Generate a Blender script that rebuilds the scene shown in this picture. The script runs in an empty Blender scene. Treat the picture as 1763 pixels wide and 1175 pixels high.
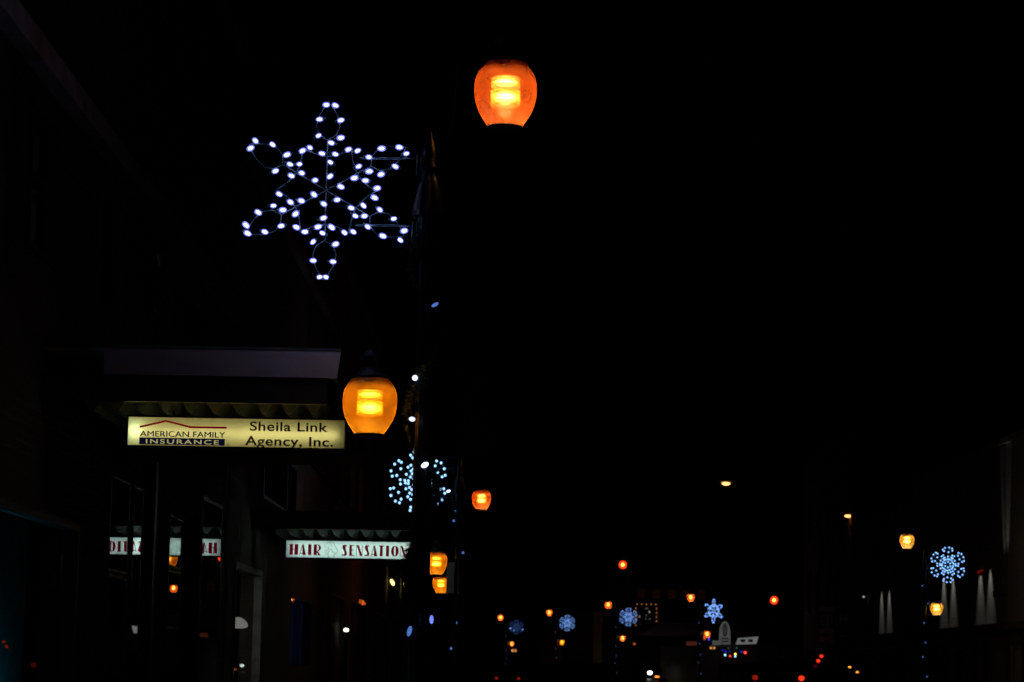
import bpy, math, random
from mathutils import Vector, Matrix

random.seed(7)
S = bpy.context.scene
COL = S.collection
R = math.radians

# ------------------------------------------------------------------ camera, sky, exposure
F_PX, CX, CY = 4147.0, 881.5, 587.5          # focal length and centre in pixels of the 1763 px wide photograph
EYE = Vector((0.0, 0.0, 1.6))
PITCH = math.atan(562.5 / F_PX)
ROLL = R(1.0)
FWD = Vector((0, math.cos(PITCH), math.sin(PITCH)))
_r0, _u0 = Vector((1, 0, 0)), Vector((0, -math.sin(PITCH), math.cos(PITCH)))
RIGHT = _r0 * math.cos(ROLL) + _u0 * math.sin(ROLL)
UP = _u0 * math.cos(ROLL) - _r0 * math.sin(ROLL)
cam = bpy.data.cameras.new('camera')
camo = bpy.data.objects.new('camera', cam)
COL.objects.link(camo)
M4 = Matrix((( RIGHT.x, UP.x, -FWD.x, EYE.x), (RIGHT.y, UP.y, -FWD.y, EYE.y), (RIGHT.z, UP.z, -FWD.z, EYE.z), (0, 0, 0, 1)))
camo.matrix_world = M4
cam.sensor_width = 23.5
cam.lens = 23.5 * F_PX / 1763.0
cam.clip_start, cam.clip_end = 0.3, 3000
cam.dof.use_dof = True
cam.dof.focus_distance = 17.6
cam.dof.aperture_fstop = 4.0
S.camera = camo

W = bpy.data.worlds.new('World')
S.world = W
W.use_nodes = True
wn = W.node_tree
sky = wn.nodes.new('ShaderNodeTexSky')
sky.sky_type = 'NISHITA'
sky.sun_disc = False
sky.sun_elevation = R(-3)
sky.sun_rotation = R(200)
wn.links.new(sky.outputs[0], wn.nodes['Background'].inputs[0])
wn.nodes['Background'].inputs[1].default_value = 0.0006
S.view_settings.view_transform = 'Standard'
S.view_settings.look = 'None'
S.view_settings.exposure = 0.0
S.view_settings.gamma = 1.0
S.view_settings.use_curve_mapping = False
S.cycles.use_denoising = True
S.cycles.max_bounces = 8
S.cycles.transparent_max_bounces = 24
S.cycles.caustics_reflective = False
S.cycles.caustics_refractive = False
S.cycles.sample_clamp_indirect = 4.0


def ray(px, py):
    return FWD + RIGHT * ((px - CX) / F_PX) + UP * ((CY - py) / F_PX)


def at(px, py, Y):
    d = ray(px, py)
    return EYE + d * (Y / d.y)


def on_x(px, py, X):
    d = ray(px, py)
    return EYE + d * (X / d.x)


# ------------------------------------------------------------------ materials
MATS = {}


def nodes_of(name):
    m = bpy.data.materials.new(name)
    m.use_nodes = True
    m.node_tree.nodes.clear()
    out = m.node_tree.nodes.new('ShaderNodeOutputMaterial')
    MATS[name] = m
    return m, m.node_tree.nodes, m.node_tree.links, out


def surf(name, col, rough=0.6, metal=0.0, vary=0.25, scale=6.0, bump=0.15, spec=0.5):
    m, n, l, out = nodes_of(name)
    b = n.new('ShaderNodeBsdfPrincipled')
    tc = n.new('ShaderNodeTexCoord')
    nz = n.new('ShaderNodeTexNoise')
    nz.inputs['Scale'].default_value = scale
    nz.inputs['Detail'].default_value = 6
    rp = n.new('ShaderNodeValToRGB')
    c = Vector(col[:3])
    rp.color_ramp.elements[0].position = 0.3
    rp.color_ramp.elements[1].position = 0.7
    rp.color_ramp.elements[0].color = (*(c * (1 - vary)), 1)
    rp.color_ramp.elements[1].color = (*[min(1, x) for x in c * (1 + vary)], 1)
    l.new(tc.outputs['Object'], nz.inputs['Vector'])
    l.new(nz.outputs['Fac'], rp.inputs['Fac'])
    l.new(rp.outputs['Color'], b.inputs['Base Color'])
    b.inputs['Roughness'].default_value = rough
    b.inputs['Metallic'].default_value = metal
    b.inputs['Specular IOR Level'].default_value = spec
    if bump:
        bp = n.new('ShaderNodeBump')
        bp.inputs['Strength'].default_value = bump
        bp.inputs['Distance'].default_value = 0.02
        l.new(nz.outputs['Fac'], bp.inputs['Height'])
        l.new(bp.outputs['Normal'], b.inputs['Normal'])
    l.new(b.outputs[0], out.inputs[0])
    return m


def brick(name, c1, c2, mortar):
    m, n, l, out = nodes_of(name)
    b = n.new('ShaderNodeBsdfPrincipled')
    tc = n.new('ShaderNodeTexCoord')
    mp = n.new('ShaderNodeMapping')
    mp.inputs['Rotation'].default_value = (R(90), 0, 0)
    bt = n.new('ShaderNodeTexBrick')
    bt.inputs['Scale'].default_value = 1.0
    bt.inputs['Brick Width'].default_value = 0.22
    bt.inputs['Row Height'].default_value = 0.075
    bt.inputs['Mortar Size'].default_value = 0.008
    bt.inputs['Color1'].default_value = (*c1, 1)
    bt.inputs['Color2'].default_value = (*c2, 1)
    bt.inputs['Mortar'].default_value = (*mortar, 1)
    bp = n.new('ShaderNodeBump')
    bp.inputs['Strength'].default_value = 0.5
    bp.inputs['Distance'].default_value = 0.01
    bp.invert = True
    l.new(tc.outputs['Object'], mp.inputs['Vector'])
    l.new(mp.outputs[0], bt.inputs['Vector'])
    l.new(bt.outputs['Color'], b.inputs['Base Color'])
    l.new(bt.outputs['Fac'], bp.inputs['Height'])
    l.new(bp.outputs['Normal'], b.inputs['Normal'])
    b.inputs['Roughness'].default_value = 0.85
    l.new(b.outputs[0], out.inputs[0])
    return m


def glow(name, col, strength, sampling='AUTO', scale=0.0):
    m, n, l, out = nodes_of(name)
    e = n.new('ShaderNodeEmission')
    e.inputs[0].default_value = (*col, 1)
    e.inputs[1].default_value = strength
    l.new(e.outputs[0], out.inputs[0])
    m.cycles.emission_sampling = sampling
    return m


def frosted(name, edge, mid, hot, strength):
    """frosted discharge lamp: dimmer and redder towards its limb"""
    m, n, l, out = nodes_of(name)
    lw = n.new('ShaderNodeLayerWeight')
    lw.inputs[0].default_value = 0.5
    iv = n.new('ShaderNodeMath')
    iv.operation = 'SUBTRACT'
    iv.inputs[0].default_value = 1.0
    pw = n.new('ShaderNodeMath')
    pw.operation = 'POWER'
    pw.inputs[1].default_value = 2.0
    ml = n.new('ShaderNodeMath')
    ml.operation = 'MULTIPLY_ADD'
    ml.inputs[1].default_value = strength
    ml.inputs[2].default_value = 0.4
    rp = n.new('ShaderNodeValToRGB')
    rp.color_ramp.elements[0].color = (*edge, 1)
    rp.color_ramp.elements[1].color = (*hot, 1)
    e2 = rp.color_ramp.elements.new(0.5)
    e2.color = (*mid, 1)
    e = n.new('ShaderNodeEmission')
    l.new(lw.outputs['Facing'], iv.inputs[1])
    l.new(iv.outputs[0], pw.inputs[0])
    l.new(iv.outputs[0], rp.inputs[0])
    l.new(pw.outputs[0], ml.inputs[0])
    l.new(rp.outputs[0], e.inputs[0])
    l.new(ml.outputs[0], e.inputs[1])
    l.new(e.outputs[0], out.inputs[0])
    return m


def window_glass(name, tint=(0.85, 0.88, 0.9), ior=1.6):
    m, n, l, out = nodes_of(name)
    f = n.new('ShaderNodeFresnel')
    f.inputs[0].default_value = ior
    t = n.new('ShaderNodeBsdfTransparent')
    t.inputs[0].default_value = (*tint, 1)
    g = n.new('ShaderNodeBsdfGlossy')
    g.inputs['Roughness'].default_value = 0.0
    g.inputs[0].default_value = (0.95, 0.97, 0.97, 1)
    mx = n.new('ShaderNodeMixShader')
    l.new(f.outputs[0], mx.inputs[0])
    l.new(t.outputs[0], mx.inputs[1])
    l.new(g.outputs[0], mx.inputs[2])
    l.new(mx.outputs[0], out.inputs[0])
    return m


def milky(name, col, tint, clear, wavy=True, gloss=0.04, rings=False):
    """lamp glass: part clear, part scattering, with a thin gloss"""
    m, n, l, out = nodes_of(name)
    t = n.new('ShaderNodeBsdfTransparent')
    t.inputs[0].default_value = (*tint, 1)
    tr = n.new('ShaderNodeBsdfTranslucent')
    tr.inputs[0].default_value = (*col, 1)
    df = n.new('ShaderNodeBsdfDiffuse')
    df.inputs[0].default_value = (*col, 1)
    m1 = n.new('ShaderNodeMixShader')
    m1.inputs[0].default_value = 0.4
    l.new(tr.outputs[0], m1.inputs[1])
    l.new(df.outputs[0], m1.inputs[2])
    mx = n.new('ShaderNodeMixShader')
    mx.inputs[0].default_value = clear
    l.new(m1.outputs[0], mx.inputs[1])
    l.new(t.outputs[0], mx.inputs[2])
    if wavy:
        tc = n.new('ShaderNodeTexCoord')
        nz = n.new('ShaderNodeTexNoise')
        nz.inputs['Scale'].default_value = 6.0
        nz.inputs['Detail'].default_value = 0
        mr = n.new('ShaderNodeMapRange')
        mr.inputs[1].default_value = 0.35
        mr.inputs[2].default_value = 0.65
        mr.inputs[3].default_value = max(0, clear - 0.11)
        mr.inputs[4].default_value = min(1, clear + 0.11)
        l.new(tc.outputs['Object'], nz.inputs['Vector'])
        l.new(nz.outputs['Fac'], mr.inputs[0])
        l.new(mr.outputs[0], mx.inputs[0])
    if rings:
        tc = n.new('ShaderNodeTexCoord')
        wv = n.new('ShaderNodeTexWave')
        wv.bands_direction = 'Z'
        wv.inputs['Scale'].default_value = 13.0
        wv.inputs['Distortion'].default_value = 1.6
        wv.inputs['Detail'].default_value = 2
        mr = n.new('ShaderNodeMapRange')
        mr.inputs[3].default_value = max(0, clear - 0.22)
        mr.inputs[4].default_value = min(1, clear + 0.3)
        l.new(tc.outputs['Object'], wv.inputs['Vector'])
        l.new(wv.outputs['Fac'], mr.inputs[0])
        l.new(mr.outputs[0], mx.inputs[0])
    g = n.new('ShaderNodeBsdfGlossy')
    g.inputs['Roughness'].default_value = 0.12
    m2 = n.new('ShaderNodeMixShader')
    m2.inputs[0].default_value = gloss
    l.new(mx.outputs[0], m2.inputs[1])
    l.new(g.outputs[0], m2.inputs[2])
    l.new(m2.outputs[0], out.inputs[0])
    return m


def acrylic(name, col):
    m, n, l, out = nodes_of(name)
    tr = n.new('ShaderNodeBsdfTranslucent')
    tc = n.new('ShaderNodeTexCoord')
    nz = n.new('ShaderNodeTexNoise')
    nz.inputs['Scale'].default_value = 5.0
    nz.inputs['Detail'].default_value = 4
    rp = n.new('ShaderNodeValToRGB')
    c = Vector(col)
    rp.color_ramp.elements[0].color = (*(c * 0.82), 1)
    rp.color_ramp.elements[1].color = (*c, 1)
    l.new(tc.outputs['Object'], nz.inputs['Vector'])
    l.new(nz.outputs['Fac'], rp.inputs['Fac'])
    l.new(rp.outputs[0], tr.inputs[0])
    df = n.new('ShaderNodeBsdfDiffuse')
    df.inputs[0].default_value = (*(c * 0.8), 1)
    mx = n.new('ShaderNodeMixShader')
    mx.inputs[0].default_value = 0.3
    l.new(tr.outputs[0], mx.inputs[1])
    l.new(df.outputs[0], mx.inputs[2])
    l.new(mx.outputs[0], out.inputs[0])
    return m


m_asphalt = surf('asphalt', (0.05, 0.05, 0.052), 0.85, scale=30)
m_concrete = surf('concrete', (0.3, 0.29, 0.27), 0.9, scale=12)
m_paint_line = surf('road_paint', (0.7, 0.55, 0.12), 0.7)
m_earth = surf('earth', (0.06, 0.055, 0.045), 0.95, scale=0.5)
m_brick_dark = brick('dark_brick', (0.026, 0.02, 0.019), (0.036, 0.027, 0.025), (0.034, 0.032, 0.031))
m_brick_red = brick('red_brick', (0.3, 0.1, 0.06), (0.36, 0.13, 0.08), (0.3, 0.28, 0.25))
m_brick_tan = brick('tan_brick', (0.17, 0.15, 0.11), (0.2, 0.175, 0.13), (0.18, 0.17, 0.155))
m_stucco = surf('pale_stucco', (0.4, 0.39, 0.36), 0.9, scale=9)
m_stone = surf('pale_stone', (0.36, 0.36, 0.36), 0.85, scale=5)
m_wood_dark = surf('dark_panel', (0.05, 0.045, 0.045), 0.7)
m_roofing = surf('grey_roofing', (0.22, 0.22, 0.23), 0.8, scale=3)
m_iron = surf('black_iron', (0.007, 0.009, 0.01), 0.36, 0.0, spec=0.4, bump=0.1)
m_arm = surf('dull_black_arm', (0.0015, 0.0015, 0.0015), 0.9, spec=0.0, bump=0)
m_cap = surf('lamp_cap_paint', (0.05, 0.055, 0.06), 0.42, 0.0)
m_inside = surf('reflector_white', (0.5, 0.48, 0.44), 0.6, bump=0)
m_frame_tan = surf('tan_window_metal', (0.11, 0.09, 0.06), 0.45, 0.2)
m_frame_white = surf('white_painted_wood', (0.55, 0.55, 0.53), 0.6)
m_frame_dark = surf('dark_window_frame', (0.04, 0.04, 0.045), 0.5)
m_sheet = surf('grey_sheet_metal', (0.62, 0.63, 0.66), 0.42, 0.7, vary=0.1, scale=3, bump=0.05)
m_sheet_red = surf('maroon_sheet_metal', (0.16, 0.05, 0.05), 0.55, vary=0.1, scale=3)
m_deck = surf('painted_deck', (0.26, 0.26, 0.24), 0.6, vary=0.1)
m_cabinet = surf('sign_cabinet', (0.03, 0.03, 0.03), 0.5)
m_cabinet_in = surf('cabinet_white', (0.12, 0.12, 0.11), 0.8, vary=0.02, bump=0)
m_matte_panel = surf('matte_pane_block', (0.05, 0.05, 0.055), 0.85)  # matte panels added in place of glass to stop reflections
m_glass = window_glass('shop_glass', ior=1.9)
m_glass_clean = window_glass('clean_glass', (0.97, 0.97, 0.97), ior=1.015)
m_glass_up = window_glass('upstairs_glass', ior=1.5)
m_glass_car = window_glass('car_glass', (0.2, 0.2, 0.2), 1.5)
m_tail_off = surf('unlit_tail_lens', (0.12, 0.004, 0.004), 0.3, vary=0, bump=0)
m_black_print = surf('black_print', (0.012, 0.01, 0.012), 0.5, vary=0, bump=0)
m_navy_print = glow('backlit_navy_ink', (0.2, 0.2, 1.0), 0.014, 'NONE')
m_red_print = glow('backlit_red_ink', (1.0, 0.004, 0.02), 0.12, 'NONE')
m_wine_print = glow('backlit_wine_ink', (1.0, 0.01, 0.09), 0.085, 'NONE')
m_grey_print = surf('grey_print', (0.2, 0.22, 0.22), 0.5, vary=0, bump=0)
m_needle = surf('garland_needles', (0.035, 0.06, 0.03), 0.6, vary=0.5, scale=20, bump=0, spec=0.35)
m_wire = surf('zinc_wire', (0.075, 0.12, 0.13), 0.45, 0.2, vary=0.1)
m_cord = surf('green_cord', (0.02, 0.06, 0.035), 0.5)
m_banner = surf('maroon_banner', (0.05, 0.008, 0.01), 0.8)
m_carpaint = surf('black_car_paint', (0.008, 0.008, 0.01), 0.25, vary=0.05, bump=0)
m_carpaint2 = surf('grey_car_paint', (0.05, 0.05, 0.06), 0.3, vary=0.05, bump=0)
m_rubber = surf('rubber', (0.015, 0.015, 0.015), 0.8)
m_sign_white = surf('sign_white', (0.6, 0.6, 0.58), 0.5, vary=0.05)
m_sign_blue = surf('sign_blue', (0.015, 0.09, 0.3), 0.5, vary=0.05)
m_sign_grey = surf('sign_back_grey', (0.35, 0.34, 0.32), 0.5, vary=0.1)
m_curtain = surf('pale_curtain', (0.42, 0.42, 0.48), 0.9)
m_signal = surf('signal_housing', (0.03, 0.03, 0.012), 0.5)
m_tinsel = surf('tinsel_twigs', (0.5, 0.48, 0.42), 0.35, 0.6)
m_porcelain = surf('white_shade', (0.75, 0.74, 0.7), 0.5, vary=0.05)

m_acr_yellow = acrylic('cream_acrylic', (0.88, 0.80, 0.31))
m_acr_white = acrylic('cool_acrylic', (0.62, 0.84, 0.76))
g_tube_warm = glow('tube_warm', (1.0, 0.97, 0.82), 4.2)
g_tube_cool = glow('tube_cool', (0.92, 1.0, 0.98), 6.0)
g_spot_white = glow('hot_spot_bulb', (0.75, 0.95, 1.0), 60.0)
g_led = glow('led_white', (0.5, 0.56, 1.0), 3.0)
g_led_core = glow('led_chip', (0.5, 0.62, 1.0), 30.0)
g_led_blue = glow('led_blue', (0.16, 0.32, 1.0), 0.5)
g_led_ring = glow('led_ring', (0.22, 0.48, 1.0), 2.4, 'NONE')
g_led_far = glow('led_far', (0.2, 0.4, 1.0), 2.0, 'NONE')
g_led_icy = glow('led_icy', (0.3, 0.62, 1.0), 1.9, 'NONE')
g_led_dim = glow('led_dim', (0.1, 0.22, 0.7), 0.22, 'NONE')
g_core_o = frosted('sodium_orange', (1.0, .35, .08), (1.0, .55, .16), (1.0, .74, .38), 56.0)
g_core_a = frosted('sodium_amber', (1.0, .42, .05), (1.0, .58, .09), (1.0, .72, .2), 38.0)
g_core_p = frosted('sodium_pale', (1.0, .55, .18), (1.0, .7, .28), (1.0, .8, .4), 62.0)
G_O = milky('globe_orange', (1.0, 0.24, 0.07), (1.0, 0.76, 0.52), 0.55)
G_A = milky('globe_amber', (1.0, 0.46, 0.05), (1.0, 0.86, 0.5), 0.52)
G_P = milky('globe_pale', (1.0, 0.66, 0.25), (1.0, 0.95, 0.75), 0.6)
R_O = milky('refractor_orange', (1.0, 0.42, 0.10), (1.0, 0.82, 0.52), 0.4, wavy=False, rings=True)
R_A = milky('refractor_amber', (1.0, 0.48, 0.06), (1.0, 0.82, 0.42), 0.4, wavy=False, rings=True)
g_red = glow('signal_red', (1.0, 0.03, 0.005), 2.5, 'NONE')
g_red_core = glow('signal_red_core', (1.0, 0.45, 0.05), 6.0, 'NONE')
g_tail = glow('tail_red', (1.0, 0.03, 0.01), 1.5, 'NONE')
g_tail_dim = glow('tail_red_dim', (1.0, 0.04, 0.01), 0.25, 'NONE')
g_head = glow('headlight_white', (0.9, 1.0, 0.92), 7.0, 'NONE')
g_amber = glow('amber_marker', (1.0, 0.28, 0.03), 2.2, 'NONE')
g_amber_dim = glow('amber_dim', (1.0, 0.2, 0.03), 0.35, 'NONE')
g_cobra = glow('roadway_lens', (1.0, 0.45, 0.12), 3.2)
g_lantern = glow('lantern_yellow', (1.0, 0.75, 0.25), 2.5, 'NONE')
g_porch = glow('porch_white', (1.0, 1.0, 0.8), 5.0, 'NONE')
g_white = glow('small_white', (0.9, 0.95, 0.9), 0.35, 'NONE')
g_orange_neon = glow('orange_neon', (1.0, 0.15, 0.02), 0.7, 'NONE')
g_red_neon = glow('red_neon', (1.0, 0.02, 0.02), 0.14, 'NONE')
g_blue_neon = glow('blue_neon', (0.05, 0.1, 1.0), 0.8, 'NONE')
g_teal_neon = glow('teal_neon', (0.02, 0.7, 0.75), 0.9, 'NONE')
g_teal_lamp = glow('teal_lamp', (0.05, 0.62, 0.85), 2.8)
g_blind_blue = glow('blue_lit_blind', (0.01, 0.13, 0.5), 0.24, 'NONE')
g_blind_blue2 = glow('blue_lit_blind_dim', (0.03, 0.09, 0.5), 0.02, 'NONE')
g_blue_win = glow('blue_lit_window', (0.06, 0.2, 0.8), 0.16, 'NONE')
g_blue_line = glow('blue_window_outline', (0.25, 0.5, 1.0), 0.6, 'NONE')
g_warm_win = glow('dim_warm_window', (1.0, 0.3, 0.1), 0.005, 'NONE')
g_facade_glow = glow('warm_facade_glow', (1.0, 0.36, 0.1), 0.011, 'NONE')  # added glow stands in for lamplight on the right-hand shop front
g_deep_red = glow('dim_red_sign', (1.0, 0.2, 0.12), 0.05, 'NONE')
g_panel = glow('backlit_panel', (0.85, 0.9, 0.85), 0.065, 'NONE')
g_panel_b = glow('backlit_panel_brighter', (0.85, 0.9, 0.88), 0.14, 'NONE')
g_shade = glow('lit_shade', (0.9, 0.88, 0.8), 0.15)
g_window_fill = glow('window_fill_tube', (1.0, 0.95, 0.85), 9.0)
g_fig = glow('window_figure_glow', (1.0, 0.9, 0.7), 0.3, 'NONE')
g_bulb_or = glow('orange_bulb', (1.0, 0.42, 0.1), 0.6, 'NONE')
g_yellow = glow('yellow_bulb', (1.0, 0.85, 0.1), 2.5, 'NONE')
g_cyan = glow('cyan_bulb', (0.3, 0.7, 1.0), 2.0, 'NONE')
g_blue_b = glow('blue_bulb', (0.03, 0.05, 1.0), 0.7, 'NONE')
g_red_b = glow('red_bulb', (1.0, 0.04, 0.02), 2.5, 'NONE')
g_teal_dot = glow('teal_dot', (0.1, 0.6, 0.7), 0.3, 'NONE')


# ------------------------------------------------------------------ geometry helpers
def tag(o, label=None, cat=None, group=None, kind=None):
    if label: o['label'] = label
    if cat: o['category'] = cat
    if group: o['group'] = group
    if kind: o['kind'] = kind
    return o


def empty(name, loc=(0, 0, 0), rz=0.0, label=None, cat=None, group=None):
    o = bpy.data.objects.new(name, None)
    COL.objects.link(o)
    o.location = loc
    o.rotation_euler = (0, 0, rz)
    o.empty_display_size = 0.2
    return tag(o, label, cat, group)


class MB:
    def __init__(self):
        self.v, self.f = [], []

    def quad(self, *pts):
        i = len(self.v)
        self.v += [Vector(p) for p in pts]
        self.f.append(tuple(range(i, i + len(pts))))
        return self

    def box(self, a, b):
        (x0, y0, z0), (x1, y1, z1) = a, b
        i = len(self.v)
        self.v += [Vector(p) for p in ((x0, y0, z0), (x1, y0, z0), (x1, y1, z0), (x0, y1, z0), (x0, y0, z1), (x1, y0, z1), (x1, y1, z1), (x0, y1, z1))]
        for q in ((0, 3, 2, 1), (4, 5, 6, 7), (0, 1, 5, 4), (1, 2, 6, 5), (2, 3, 7, 6), (3, 0, 4, 7)):
            self.f.append(tuple(i + k for k in q))
        return self

    def tube(self, pts, r, n=8, closed=False, cap=True):
        pts = [Vector(p) for p in pts]
        rs = r if isinstance(r, (list, tuple)) else [r] * len(pts)
        base = len(self.v)
        m = len(pts)
        prev = None
        for k, p in enumerate(pts):
            if closed:
                t = pts[(k + 1) % m] - pts[k - 1]
            else:
                t = pts[min(k + 1, m - 1)] - pts[max(k - 1, 0)]
            t = t.normalized() if t.length > 1e-9 else Vector((0, 0, 1))
            a = Vector((0, 0, 1)) if abs(t.z) < 0.9 else Vector((0, 1, 0))
            if prev is not None:
                a = prev
            s = t.cross(a)
            if s.length < 1e-6:
                s = t.cross(Vector((1, 0, 0)))
            s.normalize()
            u = s.cross(t).normalized()
            prev = u
            for j in range(n):
                an = 2 * math.pi * j / n
                self.v.append(p + (s * math.cos(an) + u * math.sin(an)) * rs[k])
        for k in range(m if closed else m - 1):
            for j in range(n):
                a0, a1 = base + k * n, base + ((k + 1) % m) * n
                self.f.append((a0 + j, a0 + (j + 1) % n, a1 + (j + 1) % n, a1 + j))
        if cap and not closed:
            self.f.append(tuple(base + j for j in reversed(range(n))))
            self.f.append(tuple(base + (m - 1) * n + j for j in range(n)))
        return self

    def lathe(self, prof, c=(0, 0, 0), n=24, cap=True, flute=0):
        """prof: list of (z, r)"""
        c = Vector(c)
        base = len(self.v)
        for z, r in prof:
            for j in range(n):
                an = 2 * math.pi * j / n
                rr = r * (1 - (0.07 if flute and j % 2 else 0))
                self.v.append(c + Vector((math.cos(an) * rr, math.sin(an) * rr, z)))
        for k in range(len(prof) - 1):
            for j in range(n):
                self.f.append((base + k * n + j, base + k * n + (j + 1) % n, base + (k + 1) * n + (j + 1) % n, base + (k + 1) * n + j))
        if cap:
            self.f.append(tuple(base + j for j in reversed(range(n))))
            self.f.append(tuple(base + (len(prof) - 1) * n + j for j in range(n)))
        return self

    def ball(self, c, rx, ry=None, rz=None, n=8, m=6, rot=None):
        ry = rx if ry is None else ry
        rz = rx if rz is None else rz
        c = Vector(c)
        base = len(self.v)
        for k in range(m + 1):
            th = math.pi * k / m
            for j in range(n):
                an = 2 * math.pi * j / n
                q = Vector((rx * math.sin(th) * math.cos(an), ry * math.sin(th) * math.sin(an), rz * math.cos(th)))
                if rot is not None:
                    q = rot @ q
                self.v.append(c + q)
        for k in range(m):
            for j in range(n):
                self.f.append((base + k * n + j, base + (k + 1) * n + j, base + (k + 1) * n + (j + 1) % n, base + k * n + (j + 1) % n))
        return self

    def prism(self, poly, origin, ax, ay, az, depth):
        """polygon (a, b) in plane ax, ay extruded along az"""
        o, ax, ay, az = Vector(origin), Vector(ax), Vector(ay), Vector(az)
        i, k = len(self.v), len(poly)
        self.v += [o + ax * a + ay * b for a, b in poly]
        self.v += [o + ax * a + ay * b + az * depth for a, b in poly]
        self.f.append(tuple(range(i, i + k)))
        self.f.append(tuple(reversed(range(i + k, i + 2 * k))))
        for j in range(k):
            self.f.append((i + j, i + k + j, i + k + (j + 1) % k, i + (j + 1) % k))
        return self

    def mesh(self, name, mat, smooth=False):
        me = bpy.data.meshes.new(name)
        me.from_pydata([tuple(p) for p in self.v], [], self.f)
        me.materials.append(mat)
        import bmesh
        bm = bmesh.new()
        bm.from_mesh(me)
        bmesh.ops.recalc_face_normals(bm, faces=bm.faces)
        bm.to_mesh(me)
        bm.free()
        if smooth:
            for p in me.polygons:
                p.use_smooth = True
        return me

    def build(self, name, mat, parent=None, smooth=False, world=False, **kw):
        """world=True: points are world points, made relative to an unrotated parent"""
        if world and parent is not None:
            self.v = [p - parent.location for p in self.v]
        o = bpy.data.objects.new(name, self.mesh(name, mat, smooth))
        COL.objects.link(o)
        o.parent = parent
        return tag(o, **kw)


def place(name, me, parent, loc=(0, 0, 0), rot=None):
    o = bpy.data.objects.new(name, me)
    COL.objects.link(o)
    o.parent = parent
    o.location = loc
    if rot is not None:
        o.rotation_euler = rot
    return o


def copy_tree(o, parent=None):
    c = o.copy()
    COL.objects.link(c)
    c.parent = parent
    for ch in list(o.children):
        copy_tree(ch, c)
    return c


def text_part(name, body, mat, parent, x0, x1, zb, zt, y, bold=0.0, spacing=1.0, ref=None):
    """lettering facing -Y with its ink box fitted to x0..x1 and cap height zb..zt (ref gives the cap letters)"""
    cu = bpy.data.curves.new(name, 'FONT')
    cu.body = body
    cu.size = 1.0
    cu.offset = bold
    cu.space_character = spacing
    cu.extrude = 0.0
    tmp = bpy.data.objects.new(name + '_tmp', cu)
    COL.objects.link(tmp)
    bpy.context.view_layer.update()
    me = bpy.data.meshes.new_from_object(tmp.evaluated_get(bpy.context.evaluated_depsgraph_get()))
    bpy.data.objects.remove(tmp)
    xs = [v.co.x for v in me.vertices]
    sx = (x1 - x0) / (max(xs) - min(xs))
    cap = 0.729 if ref is None else ref
    sz = (zt - zb) / cap
    mn = min(xs)
    for v in me.vertices:
        v.co = ((v.co.x - mn) * sx + x0, y, v.co.y * sz + zb)
    # one mesh per letter: group the islands that overlap from side to side
    import bmesh
    bm = bmesh.new()
    bm.from_mesh(me)
    bm.verts.ensure_lookup_table()
    seen, isl = set(), []
    for v in bm.verts:
        if v.index in seen:
            continue
        st, grp = [v], []
        seen.add(v.index)
        while st:
            q = st.pop()
            grp.append(q)
            for e in q.link_edges:
                w = e.other_vert(q)
                if w.index not in seen:
                    seen.add(w.index)
                    st.append(w)
        isl.append((min(q.co.x for q in grp), max(q.co.x for q in grp), grp))
    isl.sort(key=lambda t: t[0])
    letters = []
    for a, b, g in isl:
        if letters and min(b, letters[-1][1]) - max(a, letters[-1][0]) > .5 * min(b - a, letters[-1][1] - letters[-1][0]):
            letters[-1][1] = max(b, letters[-1][1])
            letters[-1][2].extend(g)
        else:
            letters.append([a, b, list(g)])
    outs = []
    for a, b, g in letters:
        ix = {q.index: i for i, q in enumerate(g)}
        fs = {f for q in g for f in q.link_faces}
        m = bpy.data.meshes.new(name)
        m.from_pydata([tuple(q.co) for q in g], [], [[ix[q.index] for q in f.verts] for f in fs])
        m.materials.append(mat)
        o = bpy.data.objects.new(name, m)
        COL.objects.link(o)
        o.parent = parent
        outs.append(o)
    bm.free()
    return outs


# ------------------------------------------------------------------ ground, road, pavements
def bend(y):
    """the street swings to the left beyond the lights"""
    t = (y - 128.0) / 8.0
    return -0.19 * 8.0 * (t if t > 30 else math.log1p(math.exp(t)))


X_L, X_R, KERB_L, KERB_R = -3.69, 17.0, -0.25, 12.55
ysl = [-20, 0, 20, 40, 60, 80, 100] + list(range(110, 331, 8))


def strip(name, xa, xb, z, mat):
    m = MB()
    for a, b in zip(ysl, ysl[1:]):
        m.quad((xa + bend(a), a, z), (xb + bend(a), a, z), (xb + bend(b), b, z), (xa + bend(b), b, z))
    return m.build(name, mat, kind='structure')


MB().quad((-900, -200, -0.02), (900, -200, -0.02), (900, 1800, -0.02), (-900, 1800, -0.02)).build('ground', m_earth, kind='structure')
strip('road', KERB_L, KERB_R, 0.0, m_asphalt)


def pavement(name, xa, xb):
    m = MB()
    for a, b in zip(ysl, ysl[1:]):
        m.quad((xa + bend(a), a, 0.13), (xb + bend(a), a, 0.13), (xb + bend(b), b, 0.13), (xa + bend(b), b, 0.13))
    return m.build(name, m_concrete, kind='structure')


def kerb(name, xa, xb):
    m = MB()
    for a, b in zip(ysl, ysl[1:]):
        q0 = [(xa + bend(a), a), (xb + bend(a), a)]
        q1 = [(xa + bend(b), b), (xb + bend(b), b)]
        m.quad((*q0[0], 0.134), (*q0[1], 0.134), (*q1[1], 0.134), (*q1[0], 0.134))
        m.quad((*q0[0], -0.01), (*q0[0], 0.134), (*q1[0], 0.134), (*q1[0], -0.01))
        m.quad((*q0[1], -0.01), (*q0[1], 0.134), (*q1[1], 0.134), (*q1[1], -0.01))
    return m.build(name, m_stone, kind='structure')


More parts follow.
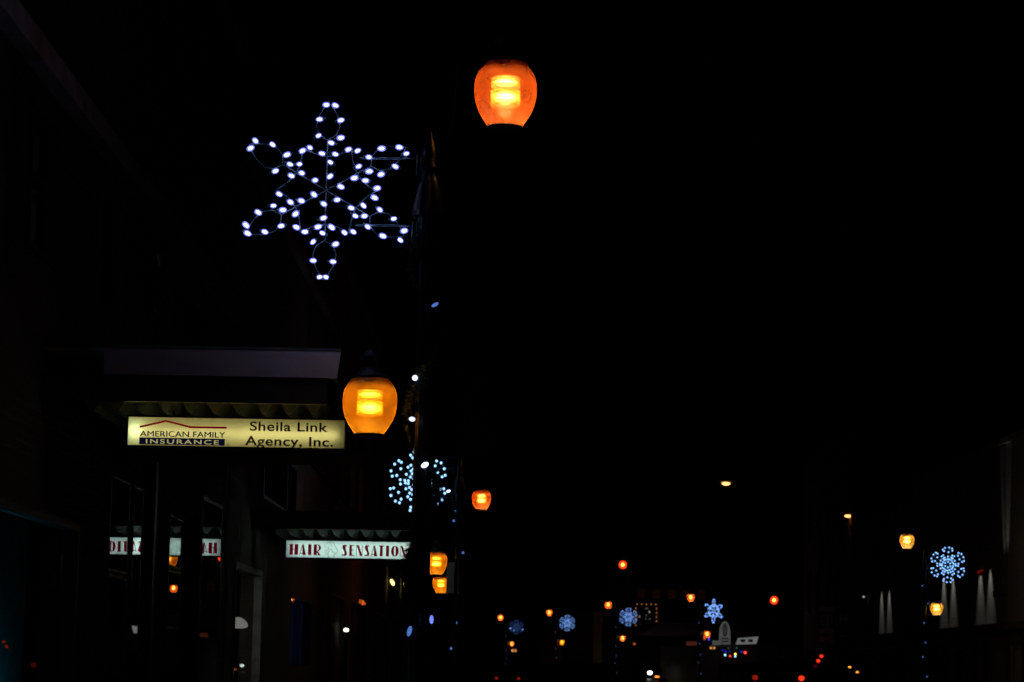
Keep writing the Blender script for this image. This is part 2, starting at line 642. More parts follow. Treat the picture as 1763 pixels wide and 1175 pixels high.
pavement('pavement_left', X_L - 0.3, KERB_L - 0.15)
pavement('pavement_right', KERB_R + 0.15, X_R + 0.3)
kerb('kerb_left', KERB_L - 0.15, KERB_L)
kerb('kerb_right', KERB_R, KERB_R + 0.15)
for dx in (-0.12, 0.12):
    m = MB()
    for a, b in zip(ysl, ysl[1:]):
        m.quad((6.15 + dx - 0.05 + bend(a), a, 0.004), (6.15 + dx + 0.05 + bend(a), a, 0.004), (6.15 + dx + 0.05 + bend(b), b, 0.004), (6.15 + dx - 0.05 + bend(b), b, 0.004))
    m.build('road_marking', m_paint_line, kind='structure')


# ------------------------------------------------------------------ buildings
def building(label, loc, rz, w, h, depth, mat, openings, cat='building', roof=m_roofing, inner=2.6, trim=None):
    """local frame: +X along the front, front faces -Y at y = 0, z up.
    openings: dict(u0,u1,z0,z1, frame, glass, tilt, back) """
    root = empty('shop_building', loc, rz, label, cat)
    us = sorted({0.0, w, *[o['u0'] for o in openings], *[o['u1'] for o in openings]})
    zs = sorted({0.0, h, *[o['z0'] for o in openings], *[o['z1'] for o in openings]})
    T = 0.3

    def hole(uc, zc):
        return any(o['u0'] < uc < o['u1'] and o['z0'] < zc < o['z1'] for o in openings)
    m = MB()
    for a, b in zip(us, us[1:]):
        for c, d in zip(zs, zs[1:]):
            if hole((a + b) / 2, (c + d) / 2):
                m.quad((a, 0, c), (a, T, c), (b, T, c), (b, 0, c)) if not hole((a + b) / 2, c - 0.01) else None
                m.quad((a, 0, d), (a, T, d), (b, T, d), (b, 0, d)) if not hole((a + b) / 2, d + 0.01) else None
                m.quad((a, 0, c), (a, T, c), (a, T, d), (a, 0, d)) if not hole(a - 0.01, (c + d) / 2) else None
                m.quad((b, 0, c), (b, T, c), (b, T, d), (b, 0, d)) if not hole(b + 0.01, (c + d) / 2) else None
            else:
                m.quad((a, 0, c), (b, 0, c), (b, 0, d), (a, 0, d))
                m.quad((a, T, c), (b, T, c), (b, T, d), (a, T, d))
    # sides, back, inner room
    m.quad((0, 0, 0), (0, depth, 0), (0, depth, h), (0, 0, h))
    m.quad((w, 0, 0), (w, depth, 0), (w, depth, h), (w, 0, h))
    m.quad((0, depth, 0), (w, depth, 0), (w, depth, h), (0, depth, h))
    m.build('wall', mat, root)
    MB().box((0.02, inner, 0.0), (w - 0.02, inner + 0.1, h - 0.1)).build('partition', m_wood_dark, root)
    MB().quad((0.01, T, h - 0.05), (w - 0.01, T, h - 0.05), (w - 0.01, depth - 0.01, h - 0.05), (0.01, depth - 0.01, h - 0.05)).build('roof', roof, root)
    MB().box((-0.03, -0.12, h), (w + 0.03, 0.34, h + 0.22)).build('cornice', trim or m_stone, root)
    for o in openings:
        if o.get('open'):
            continue
        fr = o.get('frame', m_frame_dark)
        u0, u1, z0, z1, t = o['u0'], o['u1'], o['z0'], o['z1'], o.get('t', 0.06)
        y0, y1 = (-0.006, 0.09) if o.get('flush') else (-0.03, 0.09)
        f = MB()
        f.box((u0, y0, z0), (u0 + t, y1, z1)).box((u1 - t, y0, z0), (u1, y1, z1))
        f.box((u0 + t, y0, z0), (u1 - t, y1, z0 + t)).box((u0 + t, y0, z1 - t), (u1 - t, y1, z1))
        win = f.build('window', fr, root)
        if o.get('sill'):
            MB().box((u0 - 0.08, -0.12, z0 - 0.14), (u1 + 0.08, -0.002, z0 - 0.002)).build('sill', m_stone, win)
            MB().box((u0 - 0.08, -0.06, z1 + 0.002), (u1 + 0.08, -0.002, z1 + 0.2)).build('lintel', m_stone, win)
        tl = o.get('tilt', 0.0)
        yc = -0.001 if o.get('flush') else 0.03
        du = (u1 - u0 - 2 * t) / 2
        s = math.tan(tl) * du
        MB().quad((u0 + t, yc - s, z0 + t), (u1 - t, yc + s, z0 + t), (u1 - t, yc + s, z1 - t), (u0 + t, yc - s, z1 - t)).build('matte_panel' if o.get('matte') else 'pane', m_matte_panel if o.get('matte') else o.get('glass', m_glass_up), win)  # matte panel replaces panes that would mirror the street lights
        if o.get('rail'):
            zc = (z0 + z1) / 2
            MB().box((u0 + t, -0.01, zc - 0.03), (u1 - t, 0.07, zc + 0.03)).build('meeting_rail', fr, win)
        if o.get('back'):
            MB().box((u0 + 0.02, 0.16, z0 + 0.02), (u1 - 0.02, 0.18, z1 - 0.02)).build('blind', o['back'], win)  # on the right-hand front this glowing back is added lamplight
        if o.get('curtain'):
            c = MB()
            k = 14
            for i in range(k):
                a, b = u0 + 0.05 + (u1 - u0 - 0.1) * i / k, u0 + 0.05 + (u1 - u0 - 0.1) * (i + 1) / k
                ya, yb = 0.16 + 0.03 * (i % 2), 0.16 + 0.03 * ((i + 1) % 2)
                c.quad((a, ya, z0 + 0.05), (b, yb, z0 + 0.05), (b, yb, z1 - 0.05), (a, ya, z1 - 0.05))
            c.build('curtain', m_curtain, win)
    return root


def ups(u_list, w, z0, z1, **k):
    return [dict(u0=u, u1=u + w, z0=z0, z1=z1, sill=True, rail=True, **k) for u in u_list]


def left_D(px):
    """distance along the left house fronts that shows at pixel column px"""
    return on_x(px, 1000, X_L).y


# left row: local u grows with distance
D0 = 6.0
oA = [dict(u0=16.3 - D0, u1=20.6 - D0, z0=0.6, z1=2.75, frame=m_frame_dark, glass=m_glass_clean),
      dict(u0=left_D(185) - D0, u1=left_D(218) - D0, z0=2.42, z1=3.32, frame=m_frame_tan, glass=m_glass, tilt=0.0, t=0.03, flush=True),
      dict(u0=left_D(185) - D0, u1=left_D(218) - D0, z0=0.5, z1=2.4, frame=m_frame_tan, glass=m_glass, tilt=R(-0.33), t=0.03, flush=True),
      dict(u0=left_D(225) - D0, u1=left_D(241) - D0, z0=0.5, z1=3.32, frame=m_frame_tan, glass=m_glass, tilt=R(-0.03), t=0.03, flush=True),
      dict(u0=left_D(289) - D0, u1=left_D(310) - D0, z0=2.62, z1=3.2, frame=m_frame_dark, glass=m_glass, tilt=R(0.07), t=0.03, flush=True),
      dict(u0=left_D(289) - D0, u1=left_D(310) - D0, z0=1.95, z1=2.6, frame=m_frame_dark, glass=m_glass, tilt=R(0.32), t=0.03, flush=True),
      dict(u0=left_D(313) - D0, u1=left_D(343) - D0, z0=0.13, z1=3.3, open=True),
      dict(u0=left_D(345) - D0, u1=left_D(379) - D0, z0=0.5, z1=3.6, frame=m_frame_dark, glass=m_glass, tilt=R(0.0), t=0.05, flush=True)]
oA += [dict(u0=u, u1=u + 1.25, z0=4.7, z1=5.85, rail=True, curtain=True) for u in (2.0, 5.2, 8.4, 11.9, 15.1, 18.3, 21.5)]  # curtains added to catch a bluish patch of light
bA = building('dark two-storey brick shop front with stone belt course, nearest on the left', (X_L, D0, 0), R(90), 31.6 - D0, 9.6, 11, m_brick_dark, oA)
z_belt = on_x(105, 160, X_L).z
MB().box((0.0, -0.14, z_belt - .1), (31.6 - D0, -0.002, z_belt + .09)).build('belt_course', m_stone, bA)
for k in range(2):
    MB().box((left_D(256) - D0 - 0.09 + k * 0.0, -0.05, 0.13), (left_D(256) - D0 + 0.09, -0.002, 3.9)).build('pilaster', m_frame_tan, bA) if k == 0 else None
MB().box((left_D(313) - D0 + 0.01, 0.95, 0.13), (left_D(343) - D0 - 0.01, 1.0, 3.29)).build('door', m_wood_dark, bA)

D1 = 31.7
oB = [dict(u0=32.6 - D1, u1=left_D(449) - D1, z0=0.6, z1=2.96, frame=m_frame_white, glass=m_glass_clean, t=0.08),
      dict(u0=left_D(502) - D1, u1=left_D(515) - D1, z0=1.55, z1=2.75, frame=m_frame_dark, back=g_blind_blue, t=0.03, flush=True, glass=m_glass_clean),
      dict(u0=left_D(518) - D1, u1=left_D(537) - D1, z0=1.55, z1=2.75, frame=m_frame_dark, back=g_blind_blue2, t=0.03, flush=True, glass=m_glass_clean),
      dict(u0=left_D(446) - D1, u1=left_D(487) - D1, z0=4.05, z1=4.95, frame=m_frame_dark, curtain=True),
      dict(u0=left_D(492) - D1, u1=left_D(503) - D1, z0=4.05, z1=4.95, frame=m_frame_dark, curtain=True)]
bB = building('tan brick hair salon front with white framed display window', (X_L, D1, 0), R(90), 49.0 - D1, 8.4, 11, m_brick_tan, oB)
MB().box((left_D(451) - D1, -0.06, 0.13), (left_D(477) - D1, -0.002, 3.2)).build('pier', m_brick_tan, bB)

oC = [dict(u0=1.2, u1=5.0, z0=0.6, z1=3.1, frame=m_frame_dark, matte=True), dict(u0=5.6, u1=6.7, z0=0.13, z1=2.5, frame=m_frame_dark, matte=True),
      dict(u0=8.2, u1=14.0, z0=0.6, z1=3.1, frame=m_frame_dark, matte=True)] + ups([1.6, 4.8, 8.2, 11.6], 1.2, 4.9, 6.9, curtain=True)
bC = building('red brick shop beyond the hair salon with a small porch light', (X_L, 49.2, 0), R(90), 17.0, 10.2, 11, m_brick_red, oC)
oD = [dict(u0=1.2, u1=9.0, z0=0.6, z1=3.1, frame=m_frame_dark, matte=True), dict(u0=11.2, u1=19.0, z0=0.6, z1=3.1, frame=m_frame_dark, matte=True)] + ups([2, 6, 10, 14, 18], 1.2, 4.9, 6.9)
bD = building('grey shop building behind the garlanded lamp post', (X_L, 66.4, 0), R(90), 23.0, 9.0, 11, m_stucco, oD)
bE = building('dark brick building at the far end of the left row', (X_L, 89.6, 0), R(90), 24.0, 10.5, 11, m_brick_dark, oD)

# right row: local u runs towards the camera
def right_row(label, ya, yb, h, mat, openings, **k):
    return building(label, (X_R, yb, 0), R(-90), yb - ya, h, 12, mat, openings, **k)


oR = [dict(u0=2.0, u1=8.0, z0=0.6, z1=2.9, matte=True), dict(u0=9.2, u1=10.3, z0=0.13, z1=2.6, frame=m_frame_tan), dict(u0=12.0, u1=13.6, z0=0.6, z1=2.9, matte=True), dict(u0=14.2, u1=15.2, z0=0.4, z1=2.9, back=g_facade_glow),
      dict(u0=18.4, u1=19.6, z0=0.13, z1=2.7, frame=m_frame_tan, back=g_facade_glow), dict(u0=21.0, u1=27.0, z0=0.6, z1=2.9)]
bR1 = right_row('pale stucco shop with pairs of downlights above its ledge', 62.0, 101.0, 9.5, m_stucco, oR)
MB().box((-0.01, -0.75, 3.12), (39.0, -0.002, 3.34)).build('ledge', m_wood_dark, bR1)
u_pil = 101.0 - on_x(1731, 1000, X_R).y
MB().box((u_pil - 0.32, -0.1, 3.36), (u_pil + 0.32, -0.002, 9.4)).build('pilaster', m_stone, bR1)
bR2 = right_row('pale stucco shop farther along with one pair of downlights', 101.2, 119.5, 8.6, m_stucco, [dict(u0=1.5, u1=7.0, z0=0.6, z1=2.8, matte=True), dict(u0=9.0, u1=16.0, z0=0.6, z1=2.8, matte=True)])
MB().box((0.0, -0.75, 3.12), (18.3, -0.002, 3.34)).build('ledge', m_wood_dark, bR2)
bR3 = right_row('tall dark red brick block behind the traffic signal', 119.7, 139.0, 13.5, m_brick_red,
                [dict(u0=1.5, u1=7.0, z0=0.6, z1=3.0, matte=True), dict(u0=9.0, u1=17.0, z0=0.6, z1=3.0, matte=True)] + ups([2, 6, 10, 14], 1.3, 5.0, 7.2) + ups([2, 6, 10, 14], 1.3, 9.0, 11.2))

# beyond the bend: fronts turned towards the camera
BR = R(10.8)


def facing(label, px, Y, w, h, depth, mat, openings=(), **k):
    p = at(px, 1130, Y)
    return building(label, (p.x, Y, 0), BR, w, h, depth, mat, list(openings), inner=1.2, trim=m_wood_dark, **k)


bDiner = facing('low diner with an arched sign on its roof edge', 1203, 143, 12.0, 3.1, 9, m_wood_dark,
                [dict(u0=1.2, u1=4.6, z0=0.7, z1=2.2), dict(u0=5.2, u1=8.0, z0=0.7, z1=2.2)])
bHip = facing('low dark building with a grey hipped roof', 1109, 160, 8.0, 3.6, 7, m_wood_dark, [dict(u0=1.0, u1=3.0, z0=0.7, z1=2.4)])
hr = MB()
hb = [(-0.3, -0.4, 3.85), (8.3, -0.4, 3.85), (8.3, 7.4, 3.85), (-0.3, 7.4, 3.85)]
ht = [(1.3, 1.0, 4.75), (6.9, 1.0, 4.75), (6.9, 5.6, 4.75), (1.3, 5.6, 4.75)]
for i in range(4):
    hr.quad(hb[i], hb[(i + 1) % 4], ht[(i + 1) % 4], ht[i])
hr.quad(*ht)
hr.quad(*hb)
hr.build('hip_roof', surf('pale_hip_roof', (0.75, 0.76, 0.8), 0.8), bHip)  # even near-white base colour, raised so the roof shows
warm = [dict(u0=u, u1=u + 0.7, z0=6.6, z1=7.4, back=g_warm_win) for u in (0.35, 1.5, 2.6, 3.7, 4.8)]
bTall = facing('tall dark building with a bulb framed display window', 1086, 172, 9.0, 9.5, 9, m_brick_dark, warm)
bGrey = facing('narrow pale grey block beside the dark red shop', 1021, 183, 4.2, 5.9, 8, m_stucco)
bRed = facing('low dark red shop with a blue outlined window', 968, 196, 5.2, 4.7, 8, m_brick_red,
              [dict(u0=at(1003, 1120, 196).x - at(968, 1130, 196).x, u1=at(1023, 1120, 196).x - at(968, 1130, 196).x, z0=2.35, z1=3.35, back=g_blue_win, frame=m_frame_dark, t=0.04)])
bFar = facing('low far shop with two small white lights', 905, 218, 9.0, 3.9, 8, m_wood_dark, [dict(u0=1.5, u1=4.0, z0=0.7, z1=2.4)])


# ------------------------------------------------------------------ street lamps
D_P = 17.4
base1 = at(738, 330, D_P)
base1.z = 0.13


def Z(y):
    return at(738, y, D_P).z - 0.13


up_c = at(870.5, 154, D_P) - base1
lo_c = at(636.8, 690, D_P) - base1
up_c.y = lo_c.y = 0
R_UP, R_LO = 0.232, 0.199
GLOBE = [(-1.24, .54), (-1.2, .56), (-1.05, .66), (-.85, .79), (-.6, .91), (-.3, .98), (0, 1), (.22, .985), (.42, .93), (.6, .83), (.76, .7), (.9, .52), (.97, .4)]
CAP = [(.80, .69), (.84, .71), (.9, .66), (.98, .54), (1.08, .42), (1.2, .34), (1.3, .31), (1.5, .3), (1.52, .37), (1.6, .38), (1.64, .3), (1.74, .22), (1.84, .14), (1.9, .05)]


def lantern(root, c, s, gm, rm, cm):
    sc = lambda prof: [(z * s, r * s) for z, r in prof]
    cap = MB().lathe(sc(CAP), c, 24).build('lantern', m_cap, root, smooth=True)
    MB().lathe(sc(GLOBE), c, 28, cap=False).build('globe', gm, cap, smooth=True)
    MB().lathe(sc([(-1.27, .2), (-1.25, .53), (-1.22, .53), (-1.2, .2)]), c, 24).build('base_plate', m_cap, cap)
    MB().tube([c + Vector((math.cos(a) * .555 * s, math.sin(a) * .555 * s, -1.255 * s)) for a in [2 * math.pi * i / 24 for i in range(24)]], .03 * s, 6, True).build('rim', m_cap, cap, smooth=True)
    prof = []
    zs = [0.36, .32, .28, .24, .20, .16, .12, .08, .05]
    for i, z in enumerate(zs):
        prof.append((z, .47 if i % 2 else .42))
    MB().lathe(sc(list(reversed(prof))), c, 20, cap=False).build('refractor', rm, cap, smooth=True)
    prof = [(-.03 - .05 * i, (.49 if i % 2 else .43)) for i in range(12)]
    MB().lathe(sc(list(reversed(prof))), c, 20, cap=False).build('refractor', rm, cap, smooth=True)
    MB().lathe(sc([(.36, .62), (.39, .6), (.48, .52), (.64, .36), (.78, .2), (.8, .1)]), c, 20).build('reflector', m_inside, cap, smooth=True)
    MB().ball(c + Vector((0, 0, .2 * s)), .40 * s, .40 * s, .14 * s, 20, 12).build('bulb', cm, cap, smooth=True)
    MB().ball(c + Vector((0, 0, -.28 * s)), .40 * s, .40 * s, .24 * s, 20, 12).build('bulb', cm, cap, smooth=True)
    return cap


def bez(pts, n=10):
    out = []
    P = [Vector(p) for p in pts]
    P = [P[0] * 2 - P[1]] + P + [P[-1] * 2 - P[-2]]
    for i in range(1, len(P) - 2):
        for k in range(n):
            t = k / n
            a, b, c, d = P[i - 1], P[i], P[i + 1], P[i + 2]
            out.append(0.5 * ((2 * b) + (c - a) * t + (2 * a - 5 * b + 4 * c - d) * t * t + (3 * b - a - 3 * c + d) * t ** 3))
    out.append(P[-2])
    return out


lamp1 = empty('street_lamp', base1, 0, 'black twin globe lamp post nearest the camera, wound with a garland', 'street lamp', 'twin globe lamp posts along the street')
shaft = [(0, .2), (.06, .2), (.08, .17), (.3, .16), (.42, .13), (.5, .145), (.54, .12), (.9, .1), (.95, .085), (1.0, .075), (Z(405), .062), (Z(403), .082), (Z(376), .082), (Z(374), .125),
         (Z(366), .127), (Z(350), .112), (Z(330), .09), (Z(314), .07), (Z(306), .056), (Z(300), .05)]
MB().lathe(shaft, (0, 0, 0), 24, flute=1).build('pole', m_iron, lamp1)
MB().lathe([(Z(300) + .001, .052), (Z(296), .062), (Z(288), .064), (Z(282), .05), (Z(268), .058), (Z(258), .05), (Z(244), .034), (Z(232), .02), (Z(224), .012), (Z(219), .003)], (0, 0, 0), 16).build('finial', m_iron, lamp1, smooth=True)
zu = up_c.z + 1.86 * R_UP
MB().tube(bez([(.05, 0, Z(300)), (.11, 0, Z(270)), (.15, 0, Z(200)), (.2, 0, zu - .15), (.3, 0, zu + .12), (.44, 0, zu + .17), (up_c.x - .02, 0, zu + .08), (up_c.x, 0, zu)]), .022, 8).build('arm', m_arm, lamp1, smooth=True)
zl = lo_c.z + 1.86 * R_LO
MB().tube(bez([(-.05, 0, zl - .7), (-.1, 0, zl - .5), (-.13, 0, zl - .1), (-.2, 0, zl + .12), (-.33, 0, zl + .16), (lo_c.x + .01, 0, zl + .08), (lo_c.x, 0, zl)]), .02, 8).build('arm', m_arm, lamp1, smooth=True)
L_UP = lantern(lamp1, up_c, R_UP, G_O, R_O, g_core_o)
L_LO = lantern(lamp1, lo_c, R_LO, G_A, R_A, g_core_a)


def recolour(cap, gm, rm, cm):
    for ch in cap.children:
        k = ch.name.split('.')[0]
        mm = {'globe': gm, 'refractor': rm, 'bulb': cm}.get(k)
        if mm:
            ch.material_slots[0].link = 'OBJECT'
            ch.material_slots[0].material = mm


SET = {'o': (G_O, R_O, g_core_o), 'a': (G_A, R_A, g_core_a), 'p': (G_P, R_A, g_core_p)}
POSTS = {}


def post(key, px, py_up, Y, side, cols, label, lx=None, ly=None):
    """px: column of the pole; py_up: row of the upper globe; side +1: left kerb, -1: right kerb"""
    o = copy_tree(lamp1)
    o['label'] = label
    p = at(px, py_up, Y)
    z0 = p.z - up_c.z
    o.location = (p.x, Y, z0)
    o.rotation_euler = (0, 0, 0 if side > 0 else math.pi)
    caps = [c for c in o.children if c.name.split('.')[0] == 'lantern']
    caps.sort(key=lambda c: c.children[0].data.vertices[0].co.z)
    for cap, k in zip(caps, cols):          # lower first
        recolour(cap, *SET[k])
    if ly is not None:                      # this post carries its lower globe a little higher
        dz = at(lx, ly, Y).z - (z0 + lo_c.z)
        caps[0].location.z += dz
        arms = [c for c in o.children if c.name.split('.')[0] == 'arm']
        arms.sort(key=lambda c: c.data.vertices[0].co.z)
        arms[0].location.z += dz
    POSTS[key] = (o, side)
    return o


post('L2', 793, 757, 43.4, 1, 'ao', 'second twin globe lamp post on the left kerb, behind the pole banner', 752, 966)
post('L3', 790, 857, 58.6, 1, 'ao', 'third twin globe lamp post on the left kerb, orange globe beside the banner', 763, 1004)
post('R1', 1591, 930, 78.0, -1, 'pp', 'twin globe lamp post in front of the downlit stucco shop', 1613, 1046)
post('R2', 1206, 1028, 139.0, -1, 'oo', 'twin globe lamp post standing by the low diner', 1213, 1091)
post('R3', 1062, 1041, 156.0, -1, 'oo', 'twin globe lamp post before the bulb framed window', 1070, 1098)
post('R4', 959, 1054, 177.0, -1, 'ao', 'twin globe lamp post left of the blue outlined window', 966, 1105)
post('R5', 873.5, 1063, 197.0, -1, 'oo', 'farthest twin globe lamp post, beside the dim unlit snowflake', 880, 1108)
POSTS['L1'] = (lamp1, 1)

# ------------------------------------------------------------------ snowflakes
K = 0.00427 / 3.3575          # metres per pixel of the enlarged view
SC = (543.0, 598.0)


def sp(x, y):
    return Vector(((x - SC[0]) * K, 0, (SC[1] - y) * K))


LEAF_BULBS = [(530, 98), (582, 100), (495, 184), (616, 188), (490, 281), (619, 291), (566, 322), (443, 352), (515, 386), (590, 388), (400, 372), (664, 360), (718, 366),
              (565, 437), (565, 518), (385, 450), (726, 458), (127, 317), (226, 337), (100, 362), (313, 396), (247, 494), (330, 452), (400, 502), (478, 543), (340, 519),
              (273, 628), (340, 674), (402, 665), (474, 627), (242, 697), (156, 737), (297, 721), (88, 812), (98, 860), (197, 850), (292, 814), (372, 742), (380, 821), (430, 846),
              (502, 816), (580, 816), (532, 764), (532, 681), (530, 852), (478, 903), (606, 915), (480, 1013), (594, 1017), (519, 1108), (558, 1108), (655, 846), (706, 841),
              (715, 748), (767, 748), (690, 702), (608, 656), (760, 686), (822, 639), (836, 584), (770, 540), (788, 810), (876, 862), (855, 709), (936, 761), (998, 830), (977, 884),
              (788, 486), (706, 526), (626, 578), (858, 502), (940, 455), (1000, 378), (958, 341), (858, 350), (784, 402)]


def pol(r, deg):
    return Vector((math.cos(R(deg)) * r, 0, math.sin(R(deg)) * r))


def leaf_frame():
    m = MB()
    k = 526 * K
    for i in range(6):
        a = 90 + 60 * i
        m.tube([pol(0, 0), pol(.56 * k, a)], .0055, 6)
        loop = []
        for s, rr, off in ((0, .56, 0), (1, .62, .09), (1, .72, .13), (1, .84, .10), (1, .94, .045), (0, 1.0, 0), (-1, .94, .045), (-1, .84, .10), (-1, .72, .13), (-1, .62, .09)):
            loop.append(pol(rr * k, a) + pol(s * off * k, a - 90))
        m.tube(loop, .0055, 6, closed=True)
        c0, c1 = pol(.55 * k, a - 30), pol(.55 * k, a + 30)
        mid = pol(.385 * k, a)
        pts = []
        for t in range(9):
            u = t / 8
            pts.append((1 - u) ** 2 * c0 + 2 * u * (1 - u) * (mid * 2 - (c0 + c1) / 2) + u * u * c1)
        m.tube(pts, .0055, 6)
    for z in (.52, .36):          # short offsets tying the frame to its bracket
        pass
    return m


def shell_mat():
    m, n, l, out = nodes_of('led_shell')
    t = n.new('ShaderNodeBsdfTransparent')
    t.inputs[0].default_value = (.9, .92, 1, 1)
    e = n.new('ShaderNodeEmission')
    e.inputs[0].default_value = (.22, .24, 1, 1)
    e.inputs[1].default_value = 1.5
    mx = n.new('ShaderNodeMixShader')
    mx.inputs[0].default_value = .68
    l.new(t.outputs[0], mx.inputs[1])
    l.new(e.outputs[0], mx.inputs[2])
    l.new(mx.outputs[0], out.inputs[0])
    return m


bulb_mesh = MB().ball((0, 0, 0), .032, .0205, .0205, 10, 8).mesh('bulb', shell_mat(), True)
chip_mesh = MB().ball((0.002, 0, 0), .019, .010, .010, 8, 6).mesh('led', g_led_core, True)
sock = MB()
snow1 = empty('snowflake_light', at(400 + SC[0] / 3.3575, 150 + SC[1] / 3.3575, D_P - 0.04), 0,
              'large white LED snowflake with six leaf-shaped tips hung from the nearest lamp post', 'snowflake light', 'lit snowflakes hung from the lamp posts')
leaf_frame().build('wire_frame', m_wire, snow1, smooth=True)
random.seed(3)
for x, y in LEAF_BULBS:
    p = sp(x, y)
    d = Vector((random.uniform(.6, 1.0) * random.choice((1, 1, 1, -1)), random.uniform(-.5, .1), random.uniform(-.75, .4))).normalized()
    q = d.to_track_quat('X', 'Z').to_euler()
    p.y = -.022
    bo = place('bulb', bulb_mesh, snow1, p, q)
    bo.scale = [random.uniform(.82, 1.06)] * 3
    place('led', chip_mesh, bo)
    sock.tube([p - d * .043, p - d * .018], [.009, .012], 6)
sock.build('socket', m_cord, snow1)['kind'] = 'stuff'
brk = MB()
pz = snow1.location
post_x = base1.x - pz.x
for x0, y, x1 in ((620, 273, 724), (612, 388, 716)):
    a, b = at(x0, y, D_P - .04) - pz, at(x1, y + 1, D_P - .04) - pz
    brk.tube([a, b + Vector((.02, 0, 0))], .0085, 8)
    for dd in (-.012, .012):
        q = at(x1 - 2 + dd * 300, y, D_P - .04) - pz
        brk.tube([q + Vector((0, -.01, .03)), q + Vector((0, -.01, -.13))], .006, 6)
brk.build('bracket', m_wire, snow1, smooth=True)


def ring_points():
    pts = []
    k = 29.0
    for i in range(6):
        a = 90 + 60 * i
        for r in (5.6, 10.4, 15.4):
            pts.append(pol(r, a))
        for sd in (-1, 1):
            for r, o in ((10.9, 20), (15.0, 24), (20.0, 24)):
                pts.append(pol(r, a + o * sd))
        for t in range(7):
            an = 2 * math.pi * t / 7 + .4
            pts.append(pol(k + 4.6 * math.sin(an), a) + pol(9.4 * math.cos(an), a - 90))
    return [p * (.59 / 35.0) for p in pts]


RING = ring_points()


def bulb_cloud(pts, r):
    m = MB()
    rr = random.Random(5)
    for p in pts:
        m.ball(p + Vector((rr.uniform(-.01, .01), -.03, rr.uniform(-.01, .01))), r * 1.15, r, r * 1.15, 6, 4)
    return m


def ring_frame():
    m = MB()
    for i in range(6):
        a = 90 + 60 * i
        m.tube([pol(0, 0), pol(.47, a)], .006, 5)
        m.tube([pol(29 * .59 / 35, a) + pol(4.6 * .59 / 35 * math.sin(t), a) + pol(9.4 * .59 / 35 * math.cos(t), a - 90) for t in [2 * math.pi * j / 14 for j in range(14)]], .006, 5, True)
        for s in (-1, 1):
            m.tube([pol(.18, a), pol(.35, a) + pol(.15 * s, a - 90)], .006, 5)
    return m


snow_dz = snow1.location.z - base1.z
snow_dx = base1.x - snow1.location.x


def snowflake(key, label, kind, gmat, gmat_r=.03, sel=None, dim=None, sq=1.0):
    o, side = POSTS[key]
    loc = Vector((o.location.x - side * snow_dx, o.location.y - .04, o.location.z + snow_dz))
    root = empty('snowflake_light', loc, 0, label, 'snowflake light', 'lit snowflakes hung from the lamp posts')
    pts = RING if kind == 'ring' else [sp(x, y) for x, y in LEAF_BULBS]
    (ring_frame() if kind == 'ring' else leaf_frame()).build('wire_frame', m_wire, root)
    lit = pts if sel is None else [p for i, p in enumerate(pts) if i in sel]
    b = bulb_cloud(lit, gmat_r).build('bulb_string', gmat, root, smooth=True)
    b['kind'] = 'stuff'
    if dim is not None:
        b = bulb_cloud([p for p in pts if p not in lit], gmat_r).build('bulb_string', dim, root, smooth=True)
        b['kind'] = 'stuff'
    m = MB()
    px = o.location.x - loc.x
    for z in (.26, -.26):
        m.tube([(side * .2, 0, z), (px - side * .06, .03, z)], .009, 6)
        m.tube([(px - side * .075, .03, z + .05), (px - side * .075, .03, z - .1)], .012, 6)
    m.build('bracket', m_wire, root)
    root.scale = (sq, 1, 1)
    return root


snowflake('L2', 'white snowflake half hidden behind the nearest garlanded pole', 'ring', g_led_icy, .022, sq=.93)
snowflake('R1', 'icy blue snowflake with ringed tips in front of the downlit stucco shop', 'ring', g_led_ring, .021)
snowflake('R2', 'pointed blue snowflake hanging above the diner arch', 'leaf', g_led_far, .032, sq=.82)
snowflake('R3', 'blue snowflake beside the bulb framed display window', 'ring', g_led_far, .02)
snowflake('R4', 'blue snowflake above the low dark red shop', 'ring', g_led_far, .02)
snowflake('R5', 'mostly unlit snowflake on the farthest lamp post', 'ring', g_led_far, .03, sel={40, 41, 47, 75}, dim=g_led_dim)

# ------------------------------------------------------------------ garlands
gar1 = empty('garland', base1, 0, 'dark evergreen garland with pale blue bulbs spiralling round the nearest lamp post', 'garland', 'evergreen garlands on the lamp posts')


def helix(t):
    """t in turns; left-most where cos = -1 at Z(690) and Z(960)"""
    z = Z(400) - t * (Z(690) - Z(960))
    ph = 2 * math.pi * (z - Z(716)) / (Z(690) - Z(960)) + math.pi
    return Vector((math.cos(ph) * .105, math.sin(ph) * .105, z))


cord = [helix(i / 24) for i in range(0, int(24 * 3.25))]
MB().tube(cord, .012, 6).build('cord', m_cord, gar1)
random.seed(11)
ned = MB()
for i in range(9000):
    t = random.uniform(0, 3.24)
    c = helix(t)
    tang = (helix(t + .01) - c).normalized()
    d = (Vector((random.gauss(0, 1), random.gauss(0, 1), random.gauss(0, 1))).normalized() + tang * .6).normalized()
    L = random.uniform(.035, .09)
    s = d.cross(Vector((random.random(), random.random(), random.random()))).normalized() * .0032
    p0, p1 = c + d * .008, c + d * L
    ned.quad(p0 - s, p0 + s, p1)
o = ned.build('foliage', m_needle, gar1)
o['kind'] = 'stuff'


def gbulb(px, py, lx, lz, ang, mat):
    p = at(px, py, D_P - .17) - gar1.location
    k = .0042
    rot = Matrix.Rotation(R(-ang), 3, 'Y')
    c = MB().ball((0, 0, 0), lx * k / 2, min(lx, lz) * k / 2, lz * k / 2, 10, 8, rot)
    me = c.mesh('bulb', mat, True)
    place('bulb', me, gar1, p)


